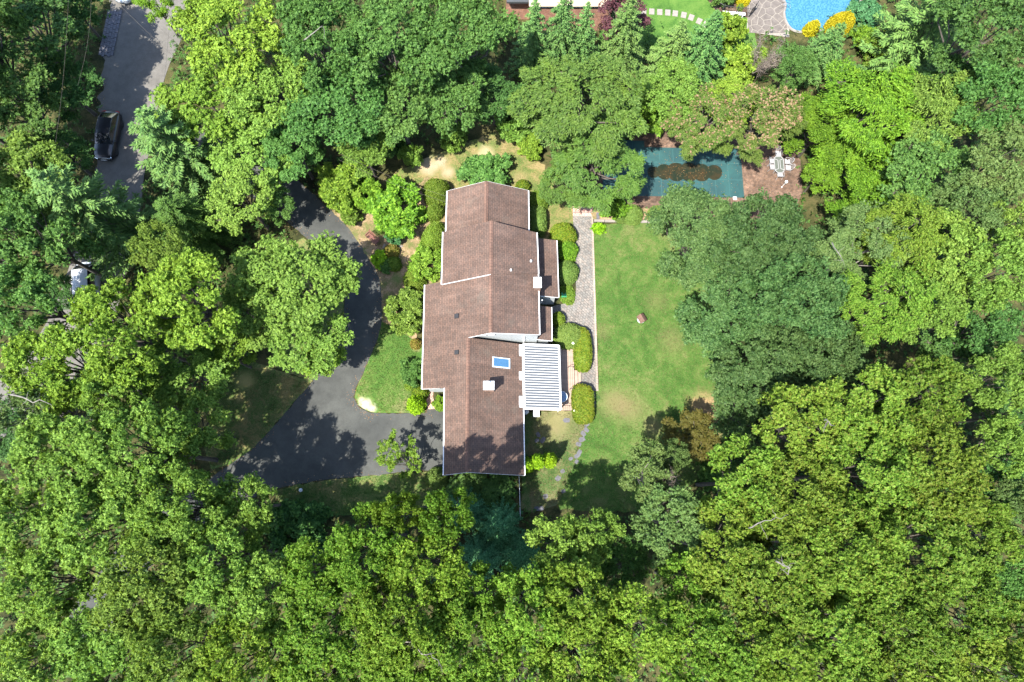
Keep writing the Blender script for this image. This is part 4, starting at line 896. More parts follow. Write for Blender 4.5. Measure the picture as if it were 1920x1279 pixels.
# flagstones
fsb = P(1438,15); fs = empty('flagstone_patio', tuple(fsb)); tag(fs, 'irregular tan flagstones beside the blue pool', kind='structure')
cl, cr_ = P(1402,40).x-fsb.x, P(1474,40).x-fsb.x; yb_, yt_ = P(1440,62).y-fsb.y, P(1440,-25).y-fsb.y
g_ = random.Random(9); seeds = [(g_.uniform(cl,cr_),g_.uniform(yb_,yt_)) for _ in range(46)]
for _ in range(4):
    for i, s0 in enumerate(seeds):
        fx = fy = 0
        for j, s1 in enumerate(seeds):
            if i != j:
                dx, dy = s0[0]-s1[0], s0[1]-s1[1]; d2 = dx*dx+dy*dy+.05
                if d2 < 1.4: fx += dx/d2*.08; fy += dy/d2*.08
        seeds[i] = (min(cr_,max(cl,s0[0]+fx)), min(yt_,max(yb_,s0[1]+fy)))
def clip(poly, mx, my, nx, ny):
    out = []
    for i in range(len(poly)):
        p_, q_ = poly[i], poly[(i+1)%len(poly)]; dp = (p_[0]-mx)*nx+(p_[1]-my)*ny; dq = (q_[0]-mx)*nx+(q_[1]-my)*ny
        if dp <= 0: out.append(p_)
        if dp*dq < 0: t = dp/(dp-dq); out.append((p_[0]+(q_[0]-p_[0])*t, p_[1]+(q_[1]-p_[1])*t))
    return out
for i, s0 in enumerate(seeds):
    poly = [(cl,yb_),(cr_,yb_),(cr_,yt_),(cl,yt_)]
    for j, s1 in enumerate(seeds):
        if i == j: continue
        dx, dy = s1[0]-s0[0], s1[1]-s0[1]; d = math.hypot(dx,dy); poly = clip(poly,(s0[0]+s1[0])/2-dx/d*.035,(s0[1]+s1[1])/2-dy/d*.035,dx/d,dy/d)
        if len(poly) < 3: break
    if len(poly) > 2: MB().prism(poly,-.02,.02+.004*(i%3)).build('flagstone', M['flag'], fs, (0,0,.012))
np_ = [(1472,-40),(1640,-40),(1600,12),(1590,30),(1560,50),(1520,60),(1490,58),(1476,45),(1470,25),(1473,8)]
o = sheet('neighbour_pool_water', np_, .03, M['water'], smooth=4); o['label'] = 'clear blue swimming pool water at the top edge'
mb = MB(); lp_ = [P(x,y,.05) for x, y in smooth_loop(np_,3)]; mb.tube(lp_+lp_[:1], .12, 6); tag(mb.build('pool_coping', M['palestone']), kind='structure')
# steel pool ladder rail
q = P(1474,6,.6); t = tag(empty('pool_rail', (q.x,q.y,.03)), 'bent steel handrail at the blue pool edge', 'handrail')
for k, dy in enumerate((-.25,.25)): MB().tube([(-.35,dy,0),(-.35,dy,.7),(.1,dy,.8),(.45,dy,.5),(.5,dy,0)],.025,6).build('rail', M['chrome'], t)
# black picket fence
fp = [(1322,-30),(1331,2),(1341,18),(1352,25),(1378,29),(1404,32),(1411,24),(1416,16)]
fb = P(1370,28); t = tag(empty('picket_fence', tuple(fb)), 'black metal picket fence between neighbour\'s lawn and pool', 'fence')
fw = [P(x,y)-fb for x, y in fp]; pk = MB().box((0,0,.6),(.022,.022,1.2)).mesh('picket')
for i in range(len(fw)-1):
    a, b = fw[i], fw[i+1]; d = b-a; L_ = d.length
    for z in (.15,1.1): MB().tube([a+Vector((0,0,z)), b+Vector((0,0,z))],.025,4).build('rail', M['black'], t)
    MB().box((a.x,a.y,.65),(.07,.07,1.3)).build('post', M['black'], t)
    for k in range(1,int(L_/.16)): link('picket', pk, M['black'], t, tuple(a+d*(k*.16/L_)))
# white bench inside that fence
q = P(1376,25,.45); t = tag(empty('white_bench', (q.x,q.y,.02), -.09), 'narrow white bench behind the black picket fence', 'bench')
MB().box((0,0,.45),(2.2,.32,.05),0,.01).build('seat', M['white'], t)
for s in (-1,0,1): MB().box((s*.9,0,.22),(.08,.28,.42)).build('leg', M['white'], t)

# ------------------------------------------------------------------ clipped bushes and hedges
bi = [0]
def bush(px, py, rx, ry, h, leaf, label, sq=2.0, flat=1.0, n=None, L=.12, lump=.045, name='clipped_bush', cat='bush', group='clipped bushes round the house', rz=0.0, z0=0.0):
    bi[0] += 1; q = P(px, py, h*.62+z0); k = ppm(py, h*.62); a, b = rx/k, ry/k
    mb = dome(a, b, h, bi[0]*7+1, sq, lump, 22, 10, flat); area = 3.3*(a+b)*h*.8+3.1*a*b
    me = coat('foliage', mb, n or int(min(9000, area*520)), L, L*.55, bi[0])
    o = tag(empty(name, (q.x,q.y,z0), rz), label, cat, group); link('foliage', me, M[leaf], o)
    MB().tube([(0,0,-.1),(0,0,h*.5)], .05, 5).build('stem', M['bark'], o); return o
bush(817.5,355,25,27,2.3,'clip','large round clipped bush at the north-west corner of the house')
bush(814,395,16,15,1.5,'clip','small clipped bush between the two large ones by the west wall', lump=.09)
bush(812,441,22,33,2.3,'clip','tall oblong clipped bush by the west wall', rz=-.35)
bush(776,523,21,22,1.4,'clip','low yellow-green clipped bush above the big leafy shrub by the west wall')
bush(779,644,9.5,9,.8,'clipred','small reddish ball bush on the mulch by the front wall')
bush(787,736,15,15,1.1,'clipyew','dark clipped bush at the front-wall corner by the brick walkway')
bush(768,723,9,8,.5,'clip','tiny low clipped bush edging the front lawn')
bush(733,469,14,13,1.0,'clipred','round russet ball bush right of the bench')
bush(738,493,13,13,1.0,'clip','round green ball bush below the russet one')
bush(711,431,9,6,.5,'clipdark','small dark tuft of shrub above the bench', rz=-.5)
bush(980,347,13,11,1.3,'clipyew','small dark clipped bush at the north-east corner of the house')
bush(1010,372,18,20,1.7,'clip','yellow-topped clipped bush at the north end of the east wall', lump=.03)
bush(1007,410,18,29,1.6,'clipdark','long green clipped bush against the east wall of the north wing', sq=2.6, lump=.03)
bush(1057,436,24,23,1.8,'clipyew','dark olive round bush at the top of the paver path')
bush(1064,467,21,19,1.3,'bright','bright green loose ball between the two dark round bushes on the path', L=.13, lump=.08)
bush(1063,508,22,23,1.5,'clipdark','dark green round bush in the middle of the porch side', lump=.03)
bush(1048,598,10.5,14,1.2,'clip','small yellow-green bush by the back porch', sq=2.4)
bush(1066,629,29,25,1.5,'clipdark','broad flat round bush at the north end of the deck', flat=1.5, lump=.02)
bush(1092,655,16,42,1.2,'clipyew','long clipped hedge between deck and paver path', sq=3.4, flat=1.6, lump=.02, name='hedge', cat='hedge')
bush(1093,757,19.5,36,1.2,'clipyew','squared clipped hedge at the south end of the deck', sq=4.0, flat=1.7, lump=.02, name='hedge', cat='hedge')
bush(1186,399,20,19,1.3,'clipdark','large round clipped bush on the pool terrace edge', lump=.03)
bush(1233,400,17,17,1.3,'clipdark','round clipped bush nearest the big dark tree on the terrace edge', lump=.02)
bush(1165,407,10,9,.8,'clipdark','small clipped bush squeezed left of the large round one on the terrace')
bush(818,897,19,22,1.6,'clipdark','rounded shaded bush at the south-west garage corner', lump=.08)
bush(1525,49,13,10,1.4,'golden','smaller golden yellow dome shrub beside the blue pool', L=.16, name='golden_shrub', cat='shrub', group='golden shrubs by the blue pool')
bush(1581,38,24,18,2.0,'golden','larger golden yellow dome shrub beside the blue pool', L=.16, name='golden_shrub', cat='shrub', group='golden shrubs by the blue pool')
bush(1395,-2,12,8,.9,'golden','yellow shrub cut by the top edge behind the picket fence', L=.14, name='golden_shrub', cat='shrub', group='golden shrubs by the blue pool')
bush(1389,12,5,5,.6,'clip','tiny yellow-green ball shrub behind the picket fence')
bush(1122,428,9,7,.45,'chartreuse','low spiky yellow-green clump at the lawn corner by the path', L=.3, n=260, lump=.1, name='grass_clump', cat='plant')
bush(1062,551,17,19,.35,'clip','low green ground cover round the hose reel', L=.13, lump=.09, name='ground_cover', cat='plant')

# ------------------------------------------------------------------ loose shrubs near the house
gs = 'loose shrubs round the house'
def shrub(px, py, r, leaf, h, label, **k): return tree(px, py, r, 'shrub', leaf, h, label, gs, zc=.65, **k)
shrub(800,489,34,'lime',2.0,'loose yellow-green rhododendron by the west wall')
shrub(759,582,40,'fresh',2.4,'big leafy green shrub where the drive bends nearest the house')
shrub(773,695,26,'deep',1.8,'dark green shrub by the front wall beside the front lawn')
shrub(823,757,14,'bright',.8,'low leafy bed plant against the garage corner')
shrub(711,486,17,'chartreuse',1.1,'yellow-green leafy shrub at the drive edge beside ball bushes')
shrub(722,499,14,'deep',.9,'dark leafy plant under the yellow-green one at the drive edge')
shrub(738,388,54,'bright',3.0,'big rounded bright green shrub-tree left of the house')
shrub(690,365,36,'bright',2.4,'bright green shrub left of the big rounded one')
shrub(640,345,50,'lime',3.2,'yellow-green shrub-tree beside the upper drive')
shrub(655,398,22,'fresh',1.5,'low shrub at the upper drive edge')
shrub(742,438,20,'bluespruce',1.6,'blue-tinged low shrub at the foot of the big rounded one')
shrub(914,324,46,'deep',2.2,'broad glossy shrub behind the north gable')
shrub(1150,387,26,'bright',1.9,'bright green shrub beside the globe lamp on the terrace')
shrub(962,225,38,'fresh',2.5,'green shrub at the north edge of the worn lawn')
shrub(995,272,26,'lime',2.0,'lime shrub leaning on the big hemlock')
shrub(1212,205,48,'lime',3.5,'yellow-green bush behind the pool terrace corner')
shrub(850,255,26,'fresh',2.4,'green shrub overhanging the worn lawn edge')
shrub(772,290,22,'fresh',2.4,'light green shrub at the west end of the worn lawn')
shrub(725,260,32,'deep',3.0,'deep green shrub in shade above the worn lawn')
shrub(1625,22,30,'bluespruce',1.8,'silver-blue shrub at the top edge right of the golden shrubs')
shrub(1628,72,28,'bright',1.6,'bright green low shrub below the golden shrubs')
shrub(1660,88,38,'olive',2.2,'yellowish shrub right of the bright low one near the top')
shrub(1362,55,34,'lime',3.0,'yellow-green shrub rising against the picket fence')
shrub(1395,115,40,'lime',3.0,'lime shrub below the fence beside the bare twigs')
shrub(1355,-8,22,'deep',1.6,'dark plant at the top edge behind the picket fence')
shrub(870,925,42,'ivy',.9,'dark ivy on the bank behind the garage')
shrub(930,925,40,'ivy',.9,'dark ivy beside the thin fence behind the garage')
shrub(560,990,60,'shade',3.0,'dark green shrub in the hollow south of the drive')
shrub(1345,880,38,'deep',2.5,'deep green shrub at the lower right end of the lawn')
def cone(px, py, r, h, label, leaf='chartreuse'):
    bi[0] += 1; q = P(px, py, h*.55); R = r/ppm(py, h*.5); g = np.random.default_rng(bi[0]); mb = MB()
    prof = [(R*.8,0),(R*1.02,h*.12),(R,h*.32),(R*.84,h*.52),(R*.6,h*.70),(R*.34,h*.86),(R*.08,h)]; mb.lathe(prof,(0,0,0),14)
    mb.v = [(x*(1+.13*math.sin(3*z+5*math.atan2(y,x)+px)), y*(1+.13*math.sin(4*z+3*math.atan2(y,x))), z) for x, y, z in mb.v]
    o = tag(empty('conical_shrub', (q.x,q.y,0)), label, 'shrub', 'conical evergreens round the house')
    link('foliage', coat('foliage', mb, 3200, .17, .10, bi[0]), M[leaf], o); MB().tube([(0,0,-.1),(0,0,h*.6)],.05,5).build('stem', M['bark'], o)
cone(989,872,11,3.0,'short chartreuse conical evergreen touching the garage wall')
cone(1009,864,11,4.4,'middle chartreuse conical evergreen beside the garage')
cone(1032,862,11,4.3,'chartreuse conical evergreen standing furthest from the garage')
cone(779,757,15,2.2,'bright conical evergreen at the corner of front lawn and drive')

# ------------------------------------------------------------------ trees, listed from the top left corner across and down
W_ = 'woodland trees round the house'
T_ = tree
# left of the road
T_(45,40,95,'maple','shade',10,'dark maple filling the top left corner')
T_(130,8,50,'maple','shade',6,'dark maple at the top edge left of the paver strip')
T_(118,160,62,'oak','shade',6,'shaded oak left of the road opposite the paver strip')
T_(30,190,80,'maple','deep',10,'deep green maple at the left edge in the upper woods')
T_(115,285,52,'oak','shade',5.5,'shaded low oak beside the black car')
T_(35,320,85,'oak','fresh',11,'pale-topped oak at the left edge level with the black car')
T_(90,390,62,'maple','shade',8,'dark maple between the black car and the pale pine')
T_(284,-2,34,'maple','bright',6.5,'light maple crown poking in over the road at the top edge')
T_(-175,140,100,'bigoak','deep',17,'tall oak just beyond the left edge whose shade falls on the road')
T_(-120,20,100,'bigoak','deep',17,'tall oak beyond the upper left edge shading the paver strip')
T_(-190,300,100,'bigoak','deep',17,'tall oak beyond the left edge shading the black car')
T_(-130,420,95,'bigoak','deep',17,'tall oak beyond the left edge level with the pale pine')
# right of the road
T_(425,60,98,'oak','lime',13,'yellow-green oak right of the road at the top edge')
T_(400,185,98,'oak','lime',10,'yellow-green oak overhanging the road bend')
T_(500,165,80,'oak','fresh',11,'fresh green oak between the road oaks and the dark oaks')
T_(350,300,86,'pine','palespruce',12,'pale feathery pine beside the road below the black car')
T_(470,275,80,'maple','fresh',7.5,'fresh green maple over the upper end of the drive')
T_(545,270,62,'oak','deep',8,'green oak right of the maple over the upper drive')
T_(450,370,62,'maple','fresh',8,'leafy maple left of the drive\'s first bend')
T_(515,378,36,'oak','deep',6,'small oak at the inner edge of the upper drive')
# dark oaks along the top
T_(600,60,95,'bigoak','deep',14,'broad dark oak at the top edge left of centre')
T_(625,190,95,'bigoak','deep',11,'broad dark oak above the yellow-green shrub-tree')
T_(735,75,100,'oak','deep',14,'dark oak at the top edge between two broad oaks')
T_(745,195,85,'oak','deep',10,'dark oak above the west end of the worn lawn')
T_(855,55,105,'bigoak','deep',14,'broad dark oak at the top edge next to the brick house')
T_(845,165,80,'maple','deep',9.5,'dark maple above the middle of the worn lawn')
T_(925,175,58,'maple','shade',6.5,'shaded maple between dark oaks and hemlock')
T_(680,275,48,'oak','fresh',7,'lighter oak just above the big rounded shrub-tree')
# evergreens and mixed trees along the top
T_(1000,92,44,'spruce','spruce',10,'leftmost of the spruces in front of the brick house')
T_(1050,85,48,'spruce','spruce',11,'tallest spruce in front of the brick house')
T_(1090,92,40,'spruce','spruce',9.5,'third spruce from the left in front of the brick house')
T_(1164,88,50,'spruce','palespruce',11,'pale spruce in front of the purple tree')
T_(1165,22,48,'maple','purple',7,'dark purple plum tree at the top edge',name='plum_tree')
T_(1255,115,52,'spruce','palespruce',8.5,'light spruce below the curved stone row')
T_(1310,108,58,'spruce','spruce',9.5,'broad spruce right of the light one below the stone row')
T_(1095,190,112,'feather','hemlock',11,'great feathery hemlock between house and pool',name='hemlock_tree')
T_(1118,295,92,'feather','hemlock',8,'lower feathery hemlock hanging over the pool cover',name='hemlock_tree')
T_(1062,335,52,'feather','hemlock',6,'drooping hemlock at the head of the paver path',name='hemlock_tree')
T_(1260,165,60,'maple','fresh',8,'green tree behind the pool terrace left of the mimosas')
fl1 = [T_(1320,225,72,'feather','mimosa',8,'mimosa with pink-tan blooms overhanging the pool cover',name='mimosa_tree'), T_(1432,215,72,'feather','mimosa',8.5,'mimosa covered in pink-tan blooms above the patio set',name='mimosa_tree')]
T_(1375,190,52,'feather','lime',8,'yellow-green feathery crown between the two mimosas')
T_(1540,105,44,'spruce','spruce',7,'dark spruce below the blue pool')
T_(1594,150,36,'feather','spruce',5,'feathery green conifer right of the dark spruce below the pool')
T_(1490,120,40,'maple','deep',7,'green tree between bare twigs and dark spruce')
T_(1555,225,62,'vine','vine',8,'vine tangle right of the blooming mimosa')
T_(1640,200,95,'vine','vine',11,'bright vine-smothered tree in the upper right woods')
T_(1645,310,76,'vine','vine',8,'vine-smothered tree directly right of the patio set')
T_(1755,205,88,'vine','fresh',11,'greener vine-hung tree right of the bright one')
T_(1740,320,80,'maple','deep',11,'deep green tree beneath the vine-hung pair')
T_(1542,325,34,'maple','bright',5,'bright bush-like tree right beside the patio chairs')
T_(1725,70,85,'pine','palespruce',12,'layered cedar at the top edge right of the blue pool',name='cedar_tree')
T_(1850,50,90,'oak','shade',15,'dark oak in the top right corner')
T_(1870,180,75,'oak','deep',14,'dark green oak at the right edge below the corner one')
T_(1800,150,55,'maple','shade',10,'shaded tree left of the right-edge oak in the upper woods')
T_(1880,300,72,'oak','sage',14,'grey-green oak at the right edge level with the patio set')
T_(1820,390,65,'oak','sage',13,'pale grey-green oak below the right-edge grey-green one')
T_(1640,385,68,'vine','vine',8,'low bright vine heap above the olive feathery trees')
# the great dark tree and its neighbours on the right
T_(1303,442,92,'bigoak','bluegreen',8.5,'blue-green oak lobe nearest the pool terrace')
T_(1440,440,92,'bigoak','bluegreen',12,'blue-green oak below the patio set')
T_(1365,570,96,'bigoak','bluegreen',9,'blue-green oak bulging furthest over the lawn')
T_(1500,560,95,'bigoak','bluegreen',15,'blue-green oak at the heart of the dark clump')
T_(1430,695,92,'bigoak','bluegreen',10,'blue-green oak at the lower end of the dark clump')
T_(1550,660,80,'bigoak','bluegreen',13,'blue-green oak at the dark clump\'s right foot')
T_(1395,775,58,'oak','bluegreen',7,'small blue-green oak at the lawn\'s lower right')
T_(1620,460,80,'feather','sage',13,'olive feathery tree right of the dark clump',bark='palebark')
T_(1700,440,78,'feather','oliveb',13,'olive feathery tree under the low vine heap')
T_(1660,565,82,'feather','oliveb',13,'olive feathery tree beside the pale leaning trunk')
T_(1780,470,78,'maple','fresh',13,'fresh green maple in the middle right woods')
T_(1865,500,72,'oak','fresh',14,'fresh oak at the right edge in the middle woods')
T_(1750,580,62,'maple','fresh',12,'fresh maple above the dark gap with the leaning trunk')
T_(1850,615,62,'maple','shade',11,'shaded maple right of the leaning trunk')
T_(1885,710,65,'oak','fresh',13,'green oak at the right edge below the dark gap')
# left middle
T_(45,440,85,'oak','deep',15,'deep green oak at the left edge below the pale-topped oak')
T_(210,425,92,'pine','palespruce',15,'pale yellow-green pine left of the drive island')
T_(30,560,80,'oak','deep',15,'deep green oak at the left edge level with the white van')
T_(365,430,70,'hemlock','hemlock',9,'yellowish hemlock between pale pine and drive')
T_(300,460,50,'maple','fresh',11,'green maple squeezed between pale pine and hemlock')
T_(545,520,105,'bigoak','fresh',10.5,'big fresh green oak inside the drive\'s curve')
T_(575,630,72,'oak','fresh',8,'green oak whose crown edges the drive below the big one')
T_(600,668,42,'oak','lime',6,'yellower small oak at the drive\'s inner edge')
T_(465,590,70,'oak','fresh',9,'green oak left of the big one inside the drive\'s curve')
T_(345,560,95,'oak','lime',15,'yellow-green oak below the hemlock')
T_(210,620,100,'oak','lime',16,'yellow-green oak below the white van')
T_(95,690,82,'oak','lime',15,'yellow-green oak near the left edge above the bleached tree')
T_(330,690,88,'oak','fresh',9,'green oak left of the dappled grass')
T_(112,548,32,'maple','shade',4.5,'low dark maple at the white van\'s left side')
T_(178,572,34,'oak','lime',12,'small yellow-green oak half hiding the white van')
T_(205,735,62,'oak','fresh',14,'green oak right of the bleached tree')
T_(420,665,52,'oak','lime',7,'small yellow-green oak at the top of the dappled grass')
T_(20,800,55,'maple','shade',5,'low dark maple under the bleached tree at the left edge')
T_(85,738,45,'maple','shade',5,'low dark maple right above the bleached tree')
T_(50,765,80,'sparse','sage',14,'half-dead bleached tree at the left edge',bark='palebark')
# lower left woods
LL = 'lower left woods'
T_(120,860,92,'oak','fresh',16,'green oak below the bleached tree')
T_(245,845,92,'oak','fresh',16,'green oak left of the drive\'s lower end')
T_(345,805,72,'oak','fresh',11,'green oak beside the dappled grass, lower side')
T_(40,975,82,'oak','fresh',15,'green oak at the left edge, third up from the bottom left corner')
T_(185,980,98,'oak','fresh',16,'green oak in the middle of the lower left woods')
T_(320,950,88,'bigoak','fresh',16,'broad green oak southwest of the drive\'s lower end')
T_(447,950,62,'oak','fresh',13,'round green oak at the tip of the drive\'s lower end')
T_(405,1060,82,'oak','fresh',15,'green oak two crowns below the drive\'s lower end')
T_(80,1105,78,'oak','fresh',15,'green oak near the left edge, second up from the bottom left corner')
T_(265,1090,98,'bigoak','fresh',16,'broad green oak in the lower left woods')
T_(490,1120,78,'oak','fresh',15,'green oak right of the lower left clump')
T_(45,1245,88,'oak','fresh',15,'green oak in the bottom left corner')
T_(180,1235,88,'oak','fresh',15,'green oak second from the bottom left corner along the bottom edge')
T_(320,1230,92,'bigoak','fresh',16,'broad green oak third along the bottom edge')
T_(455,1245,85,'oak','oliveb',16,'olive oak fourth along the bottom edge')
# lower middle woods
sl = T_(776,882,38,'slender','oliveb',6.5,'slender young tree standing at the garage forecourt edge',zc=.5,rz=.4); sl.rotation_euler = (-.42,-.22,.4)
T_(690,1030,78,'oak','oliveb',17.5,'olive-green oak directly south of the south lawn')
T_(590,1075,70,'oak','oliveb',15,'olive-green oak at the lower edge of the dark hollow')
T_(748,958,46,'oak','oliveb',18,'olive-green oak top nearest the forecourt\'s south side')
T_(838,962,50,'oak','oliveb',18,'olive-green oak tip reaching up beside the blue spruces')
T_(790,1065,78,'oak','oliveb',17,'olive-green oak south of the garage')
T_(870,962,42,'spruce','bluespruce',8,'blue spruce nearest the garage bank')
T_(935,985,45,'spruce','bluespruce',8,'blue spruce beside the thin fence')
T_(975,1040,45,'spruce','bluespruce',8,'blue spruce furthest right below the thin fence')
T_(905,1045,45,'spruce','bluespruce',7.5,'lowest of the blue spruces')
T_(895,1110,55,'oak','oliveb',14,'small olive oak below the blue spruces')
T_(610,1190,92,'oak','oliveb',16,'olive oak left of the long bare branch')
T_(745,1160,92,'bigoak','oliveb',17,'broad olive oak in the bottom centre')
T_(860,1210,88,'oak','oliveb',16,'olive oak right of the broad bottom-centre one')
T_(590,1290,80,'oak','oliveb',15,'olive oak fifth along the bottom edge')
T_(730,1285,82,'oak','oliveb',15,'olive oak sixth along the bottom edge')
T_(960,1275,85,'oak','oliveb',15,'olive oak at the middle of the bottom edge')
T_(985,1150,80,'oak','oliveb',16,'olive oak below the rightmost blue spruce')
T_(1112,1012,55,'oak','fresh',12.5,'green oak at the lower end of the shaded lawn')
T_(1055,1035,66,'oak','fresh',13.5,'green oak at the foot of the shaded lawn corner')
T_(1090,1130,82,'oak','oliveb',16,'olive oak below the shaded lawn corner')
T_(1085,1250,88,'oak','oliveb',16,'olive oak right of the middle of the bottom edge')
T_(1170,1060,50,'maple','deep',10,'dark low tree between the shaded lawn and half-bare tree')
T_(1200,1180,88,'oak','oliveb',16,'olive oak two crowns right of bottom centre')
# lower right woods
T_(1215,890,52,'oak','sage',11,'grey-green crown left of the bare brown twigs',bark='palebark')
T_(1262,985,68,'oak','sage',13,'grey-green tree below the bare brown twigs',bark='palebark')
T_(1298,815,50,'maple','bronze',4.5,'bronze-leaved maple at the lower right end of the lawn')
T_(1265,855,30,'oak','sage',9,'small grey-green crown left below the bronze maple')
T_(1405,905,82,'oak','olive',15,'yellow-olive oak below the dark clump at the lawn corner')
T_(1365,1040,85,'oak','olive',15,'yellow-olive oak right of the grey-green tree')
T_(1295,1110,62,'oak','oliveb',13,'olive oak below the grey-green tree')
T_(1320,1230,88,'oak','oliveb',16,'olive oak at the bottom edge right of centre')
T_(1500,800,88,'oak','olive',15,'yellow-olive oak touching the dark clump\'s foot')
T_(1510,940,98,'bigoak','olive',16,'broad yellow-olive oak in the inner lower right woods')
T_(1630,770,88,'oak','olive',15,'yellow-olive oak below the leaning trunk\'s foot')
T_(1640,890,95,'oak','olive',16,'yellow-olive oak in the upper part of the lower right woods')
T_(1740,750,82,'oak','olive',15,'yellow-olive oak below the dark gap')
T_(1765,880,95,'bigoak','olive',16,'broad yellow-olive oak near the right edge')
T_(1450,1100,95,'oak','olive',16,'yellow-olive oak beside the crooked white branch')
T_(1600,1040,100,'bigoak','olive',17,'broad yellow-olive oak at the heart of the lower right woods')
T_(1735,1030,95,'oak','olive',16,'yellow-olive oak right of the heart of the lower right woods')
T_(1845,1000,65,'oak','olive',14,'yellow-olive oak left of the dark right-edge gap')
T_(1560,1180,95,'oak','olive',16,'yellow-olive oak second row from the bottom in the right woods')
T_(1690,1170,95,'bigoak','olive',16,'broad yellow-olive oak second row from the bottom')
T_(1820,1130,88,'oak','olive',15,'yellow-olive oak second row from the bottom, nearest the right edge')
T_(1440,1250,88,'oak','oliveb',16,'brighter olive oak at the bottom edge below the white branch')
T_(1590,1290,88,'oak','olive',15,'yellow-olive oak at the bottom edge, third from the right corner')
T_(1730,1285,88,'oak','olive',15,'yellow-olive oak at the bottom edge, second from the right corner')
T_(1870,1260,85,'oak','olive',15,'yellow-olive oak in the bottom right corner')
T_(1895,840,55,'oak','fresh',12,'green oak at the right edge above the dark gap')
T_(1905,950,48,'oak','sage',11,'grey-green oak at the right edge in the dark gap')
T_(1905,1100,48,'maple','deep',11,'dark green tree at the right edge below the gap')
T_(1900,775,60,'maple','shade',8,'dark low maple at the right edge in the dark gap')
T_(1880,900,60,'maple','shade',8,'dark low maple at the right edge between the two green oaks')
T_(1800,660,60,'maple','shade',7,'dark low maple below the leaning trunk')
T_(1905,1190,60,'oak','olive',12,'small yellow-olive oak at the right edge above the corner')
T_(1905,430,60,'maple','fresh',12,'fresh maple at the right edge between grey-green and fresh oaks')
# blooms on the mimosas
def blooms(o, n, seed, scale):
    g = np.random.default_rng(seed); src = np.empty(len(o.children[0].data.vertices)*3, np.float32); o.children[0].data.vertices.foreach_get('co', src); src = src.reshape(-1,3)
    top = src[src[:,2] > np.percentile(src[:,2], 40)]; c = top[g.integers(0,len(top),n)]+[0,0,.15]; n_ = unit(np.tile([0,0,1.],(n,1))+g.normal(0,.4,(n,3)))
    ls = np.full((n,1), scale); link('blossom', quads('blossom', rosettes(g, c, n_, 5, ls, ls*.8, .1, .9)), M['bloom'], o)
blooms(fl1[0], 600, 3, .16); blooms(fl1[1], 1100, 4, .17)
# bare twiggy trees
def bare(px, py, r, h, label, mat, seed):
    g = np.random.default_rng(seed); z = h*.75; q = P(px,py,z); R = r/ppm(py,z); o = tag(empty('bare_tree', (q.x,q.y,0)), label, 'tree', 'bare trees'); limbs = []; tw = []
    for i in range(9):
        a = g.uniform(0,6.28); e = np.array([math.cos(a)*R*g.uniform(.3,.9), math.sin(a)*R*g.uniform(.3,.9), h*g.uniform(.7,1)])
        limbs.append((bent(g,(0,0,h*.2),e,4,.12), [.07,.055,.045,.03,.015]))
        for k in range(34):
            t = g.uniform(.35,1); s = e*t+np.array([0,0,h*.2*(1-t)]); d = rdir(g,1,.6)[0]; L = R*g.uniform(.25,.55)
            tw.append((bent(g,s,s+d*L,3,.3), [.018,.014,.010,.005]))
            s2 = s+d*L*.6; tw.append(([tuple(s2), tuple(s2+rdir(g,1,.5)[0]*L*.5)], [.009,.004]))
    limbs.append(([(0,0,-.1),(0,0,h*.3)], [.12,.08]))
    link('trunk', limb_mesh('trunk', limbs, 5), M[mat], o); link('twigs', limb_mesh('twigs', tw, 3), M[mat], o)
bare(1250,915,34,10,'bare brown twiggy crown among the grey-green trees at the lawn end','deadwood',3)
bare(1435,95,42,6.5,'bare grey twiggy shrub-tree below the flagstone patio','deadwood',8)
# dead branches and a leaning trunk that show among the crowns
def branch(pts, r, label, mat='palebark', name='dead_branch'):
    A0 = [P(*p) for p in pts]; b0 = Vector((A0[0].x,A0[0].y,0)); g = np.random.default_rng(len(label)); n = len(A0); mb = MB()
    r = r*(1 if name == 'leaning_trunk' else .5); pth = []
    for i in range(n-1): pth += bent(g, A0[i]-b0, A0[i+1]-b0, 3, .22)[:-1]
    pth.append(A0[-1]-b0); mb.tube(pth, list(np.linspace(r, r*.3, len(pth))), 6)
    for i in range(1,n):
        for k in range(2): s = np.array(A0[i]-b0); mb.tube([tuple(x) for x in bent(g,s,s+rdir(g,1,.1)[0]*g.uniform(.5,1.1),3,.25)], [r*.35,r*.28,r*.2,r*.1], 4)
    tag(mb.build(name, M[mat], None, tuple(b0), smooth=True), label, 'branch', 'bare branches among the crowns')
branch([(1735,612,1.5),(1770,590,5.0),(1800,572,8.0)],.24,'pale leaning tree trunk across the dark gap at right',name='leaning_trunk')
branch([(752,1195,15.2),(775,1212,15.6),(800,1228,15.8),(822,1238,15.9)],.11,'long bare pale branch across the bottom-centre crowns')
branch([(760,1085,14.5),(772,1066,15.2),(788,1048,15.8)],.10,'short pale branch above the bottom-centre oaks')
branch([(1455,1052,15.2),(1468,1060,15.6),(1480,1064,15.8),(1478,1078,15.4)],.12,'crooked white branch in the lower right woods')
branch([(1404,990,14.6),(1425,980,15.2),(1455,970,15.6)],.10,'pale branch at the left side of the lower right woods')
branch([(1545,785,14.6),(1552,790,15.2),(1560,798,15.3)],.12,'stubby pale branch below the dark clump')
branch([(1716,1172,14.6),(1728,1195,15.0),(1732,1205,14.8)],.13,'thick pale branch in the bottom right woods')
branch([(570,75,12.5),(590,60,13.2),(606,50,13.4)],.10,'pale branch in the gap of the top-left dark oak')
branch([(20,740,13),(50,748,13.8),(95,758,14.2)],.13,'bleached limb of the half-dead tree at the left edge')
branch([(1560,455,12),(1572,475,12.6),(1580,488,12.4)],.10,'pale branch at the dark clump\'s right shoulder')

